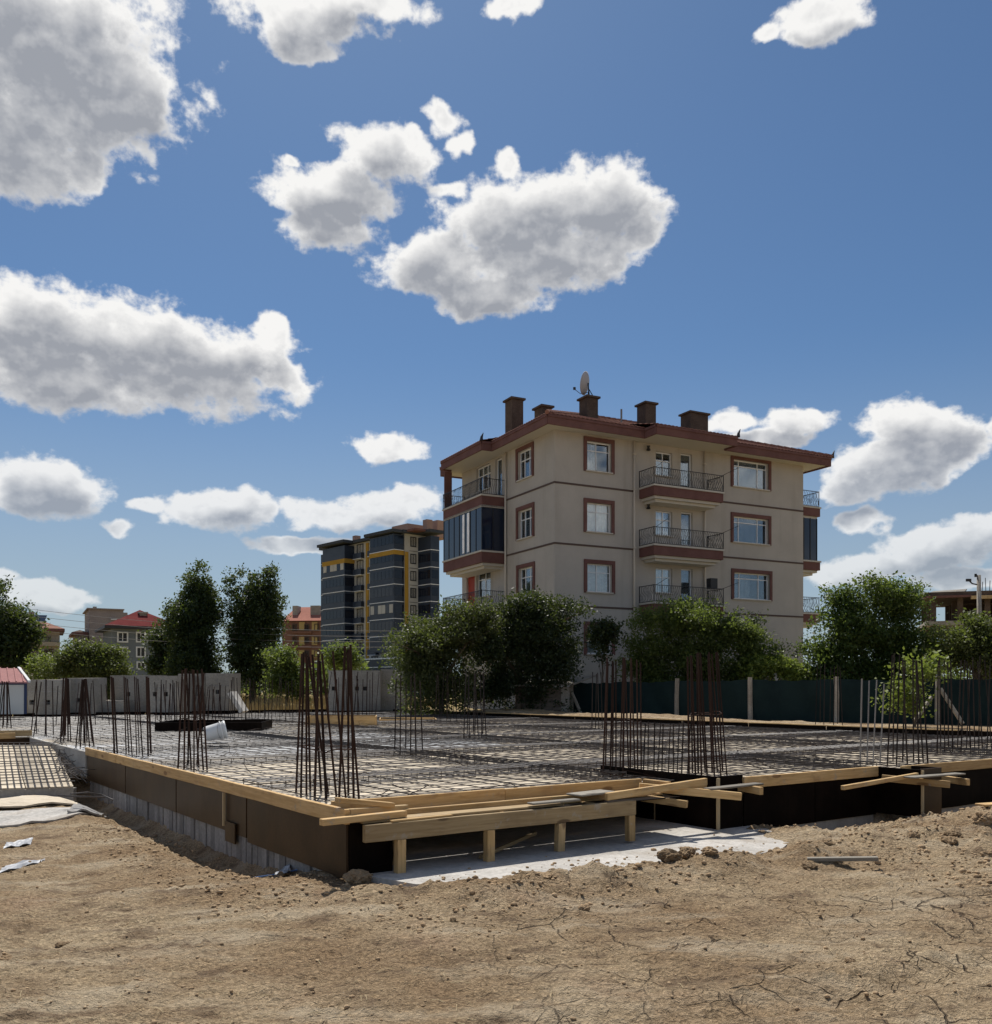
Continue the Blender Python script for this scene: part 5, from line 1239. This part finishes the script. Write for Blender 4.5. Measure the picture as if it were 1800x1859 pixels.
ptree('tall dark poplar with two heads, left of the poplar pair', 352, 1286, 58, [(358,1085,30,50),(350,1140,40,62),(316,1130,17,44),(382,1115,19,58),(352,1205,42,50),(366,1052,16,32)], 42000, .12, L_pop, name='poplar_tree', trunk_r=.2, group='poplars behind the slab', seed=1, up=.1, loose=.35, boughs=26, tall=1.9, spread=1.35)
ptree('tall dark poplar with three pointed heads, right of the poplar pair', 458, 1286, 59, [(430,1075,15,44),(486,1068,15,48),(462,1118,40,60),(436,1150,22,64),(496,1125,19,58),(464,1205,42,54),(489,1046,9,28),(459,1074,10,30)], 42000, .12, L_pop, name='poplar_tree', trunk_r=.2, group='poplars behind the slab', seed=2, up=.1, loose=.35, boughs=26, tall=1.9, spread=1.35)
ptree('slim lower young poplar at the left foot of the poplar pair', 290, 1272, 60, [(292,1165,16,34),(288,1205,18,28)], 4200, .16, L_pop, name='poplar_tree', trunk_r=.1, seed=3)
ptree('big dark leafy tree cut by the left frame edge', 10, 1276, 55, [(5,1100,36,36),(-10,1150,56,50),(35,1150,30,46),(20,1195,44,36),(48,1170,16,30)], 24000, .14, L_pop, trunk_r=.2, seed=4, loose=.6)
ptree('pale green low bush beside the left edge tree', 78, 1262, 52, [(76,1215,22,26),(84,1235,22,14)], 3500, .12, L_lime, name='bush', cat='bush', trunk_r=.05, seed=5)
ptree('rounded olive green bushy tree behind the concrete block gap', 165, 1282, 48, [(160,1205,56,34),(125,1215,36,28),(205,1215,30,32),(160,1180,34,16),(190,1250,28,30),(120,1176,10,12)], 24000, .10, L_olive, trunk_r=.12, seed=6)
ptree('leafy green bush at the right foot of the poplar pair', 520, 1284, 52, [(515,1195,24,26),(508,1235,22,30),(535,1225,18,22),(545,1245,16,24)], 7000, .13, L_mid, name='bush', cat='bush', trunk_r=.06, seed=7)
ptree('small round green tree in front of the dark tower block', 625, 1262, 75, [(622,1190,26,18),(640,1205,22,12),(605,1200,18,14)], 4500, .17, L_mid, trunk_r=.1, seed=8)
ptree('olive shrub with light leaves left of the dark shrub, before the beige flats', 800, 1306, 37.5, [(855,1128,52,42),(800,1160,56,48),(770,1200,50,50),(790,1275,66,30),(790,1190,62,56),(745,1230,30,40),(830,1150,52,48),(870,1130,40,40),(760,1185,34,26),(810,1250,60,40)], 44000, .082, L_shrub, name='shrub', cat='shrub', trunk_r=.10, seed=9, extra=([(745,1205,34,30),(800,1165,52,34)], 4000, L_olive))
ptree('large very dark shrub before the corner of the beige flats', 940, 1308, 38.5, [(940,1265,90,34),(1010,1200,44,50),(950,1150,70,62),(1000,1130,48,46),(900,1190,60,60),(960,1220,70,46),(920,1110,40,26),(985,1095,36,18),(1035,1165,22,22),(880,1250,50,40)], 60000, .088, L_dark, name='shrub', cat='shrub', trunk_r=.14, seed=10, core=.3)
ptree('thin dark sapling before the ground floor window', 1092, 1306, 41, [(1100,1146,20,14),(1084,1166,14,18),(1112,1162,10,8),(1090,1190,8,14)], 2600, .11, L_dark, name='sapling', trunk_r=.035, seed=11, limbs=5)
ptree('broad mid green shrub right of the ground floor window, before the balconies', 1260, 1300, 41.5, [(1240,1250,120,36),(1180,1225,50,40),(1340,1230,80,40),(1200,1145,60,42),(1270,1140,66,46),(1330,1160,56,48),(1165,1190,48,44),(1250,1200,90,40),(1370,1200,46,34),(1290,1106,26,14),(1150,1130,16,16)], 52000, .088, L_mid, name='shrub', cat='shrub', trunk_r=.14, seed=12, boughs=24, extra=([(1240,1130,95,40),(1350,1160,46,36)], 12000, L_mid))
ptree('small yellow green bush behind the fence below the broad shrub', 1400, 1292, 40.5, [(1395,1215,46,18),(1435,1222,22,12)], 3600, .12, L_lime, name='bush', cat='bush', trunk_r=.05, seed=13, limbs=5)
ptree('dark green spreading tree right of the beige flats', 1570, 1306, 41, [(1560,1250,110,36),(1500,1225,50,40),(1640,1230,70,50),(1530,1110,46,46),(1590,1090,60,36),(1640,1110,44,44),(1560,1160,80,50),(1490,1190,44,36),(1640,1180,56,46),(1560,1210,90,26),(1555,1065,18,16),(1470,1170,18,16),(1640,1070,12,12),(1660,1060,8,10)], 52000, .105, L_deep, trunk_r=.16, seed=14, extra=([(1600,1090,62,30),(1560,1150,50,30),(1650,1110,36,26)], 6500, L_mid))
ptree('olive tree with loose foliage at the right edge behind the fence', 1770, 1306, 40, [(1740,1170,50,40),(1790,1180,40,44),(1710,1200,36,30),(1770,1140,40,26),(1820,1200,40,40)], 24000, .10, L_olive, trunk_r=.10, seed=15)
ptree('light green climbing vine on the fence before the braced post', 1660, 1313, 31.3, [(1662,1212,34,16),(1640,1248,30,16),(1690,1222,22,24),(1612,1268,16,10),(1658,1275,30,16),(1614,1290,10,8),(1700,1198,22,12)], 1500, .115, L_lime, name='vine', cat='vine', trunk_r=.03, seed=16, clump=9, limbs=8)
# far belt of trees that closes the view between the houses
def belt():
    blobs = []; rr = np.random.default_rng(3)
    for px in range(-500, 2400, 14):
        Y = rr.uniform(150, 260); c = PX(px, 1250-rr.uniform(0, 10)-(6 if px > 1000 else 0), Y); blobs.append((c.x, c.y, c.z+1, rr.uniform(2, 4.5), 2.5, rr.uniform(2., 4.)))
    o, _ = foliage('far_treeline', blobs, 26000, .75, L_mid, None, 77, clump=14, spread=1.4, boughs=3); tag(o, 'distant band of trees along the horizon', 'trees', kind='stuff')
belt()
def dry_grass():
    rr = np.random.default_rng(9); n = 26000; px = rr.uniform(-100, 800, n); Y = rr.uniform(47, 75, n); x = (px-CX)/FPX*Y; z = ground_h(x, Y); h = rr.uniform(.2, .7, n); a = rr.uniform(0, 6.28, n); w = .03
    l = rr.normal(size=(n, 2))*.12
    V = np.stack([np.stack([x-np.cos(a)*w, Y-np.sin(a)*w, z], -1), np.stack([x+np.cos(a)*w, Y+np.sin(a)*w, z], -1), np.stack([x+l[:,0], Y+l[:,1], z+h], -1)], 1).reshape(-1, 3)
    me = np_mesh('dry_grass', V, np.arange(3*n).reshape(-1, 3)); me.materials.append(principled('dry_grass_blade', (.36, .28, .14), .9)[0]); tag(link('dry_grass', me), 'tall dry yellow grass in the field behind the slab', 'grass', kind='stuff')
dry_grass()
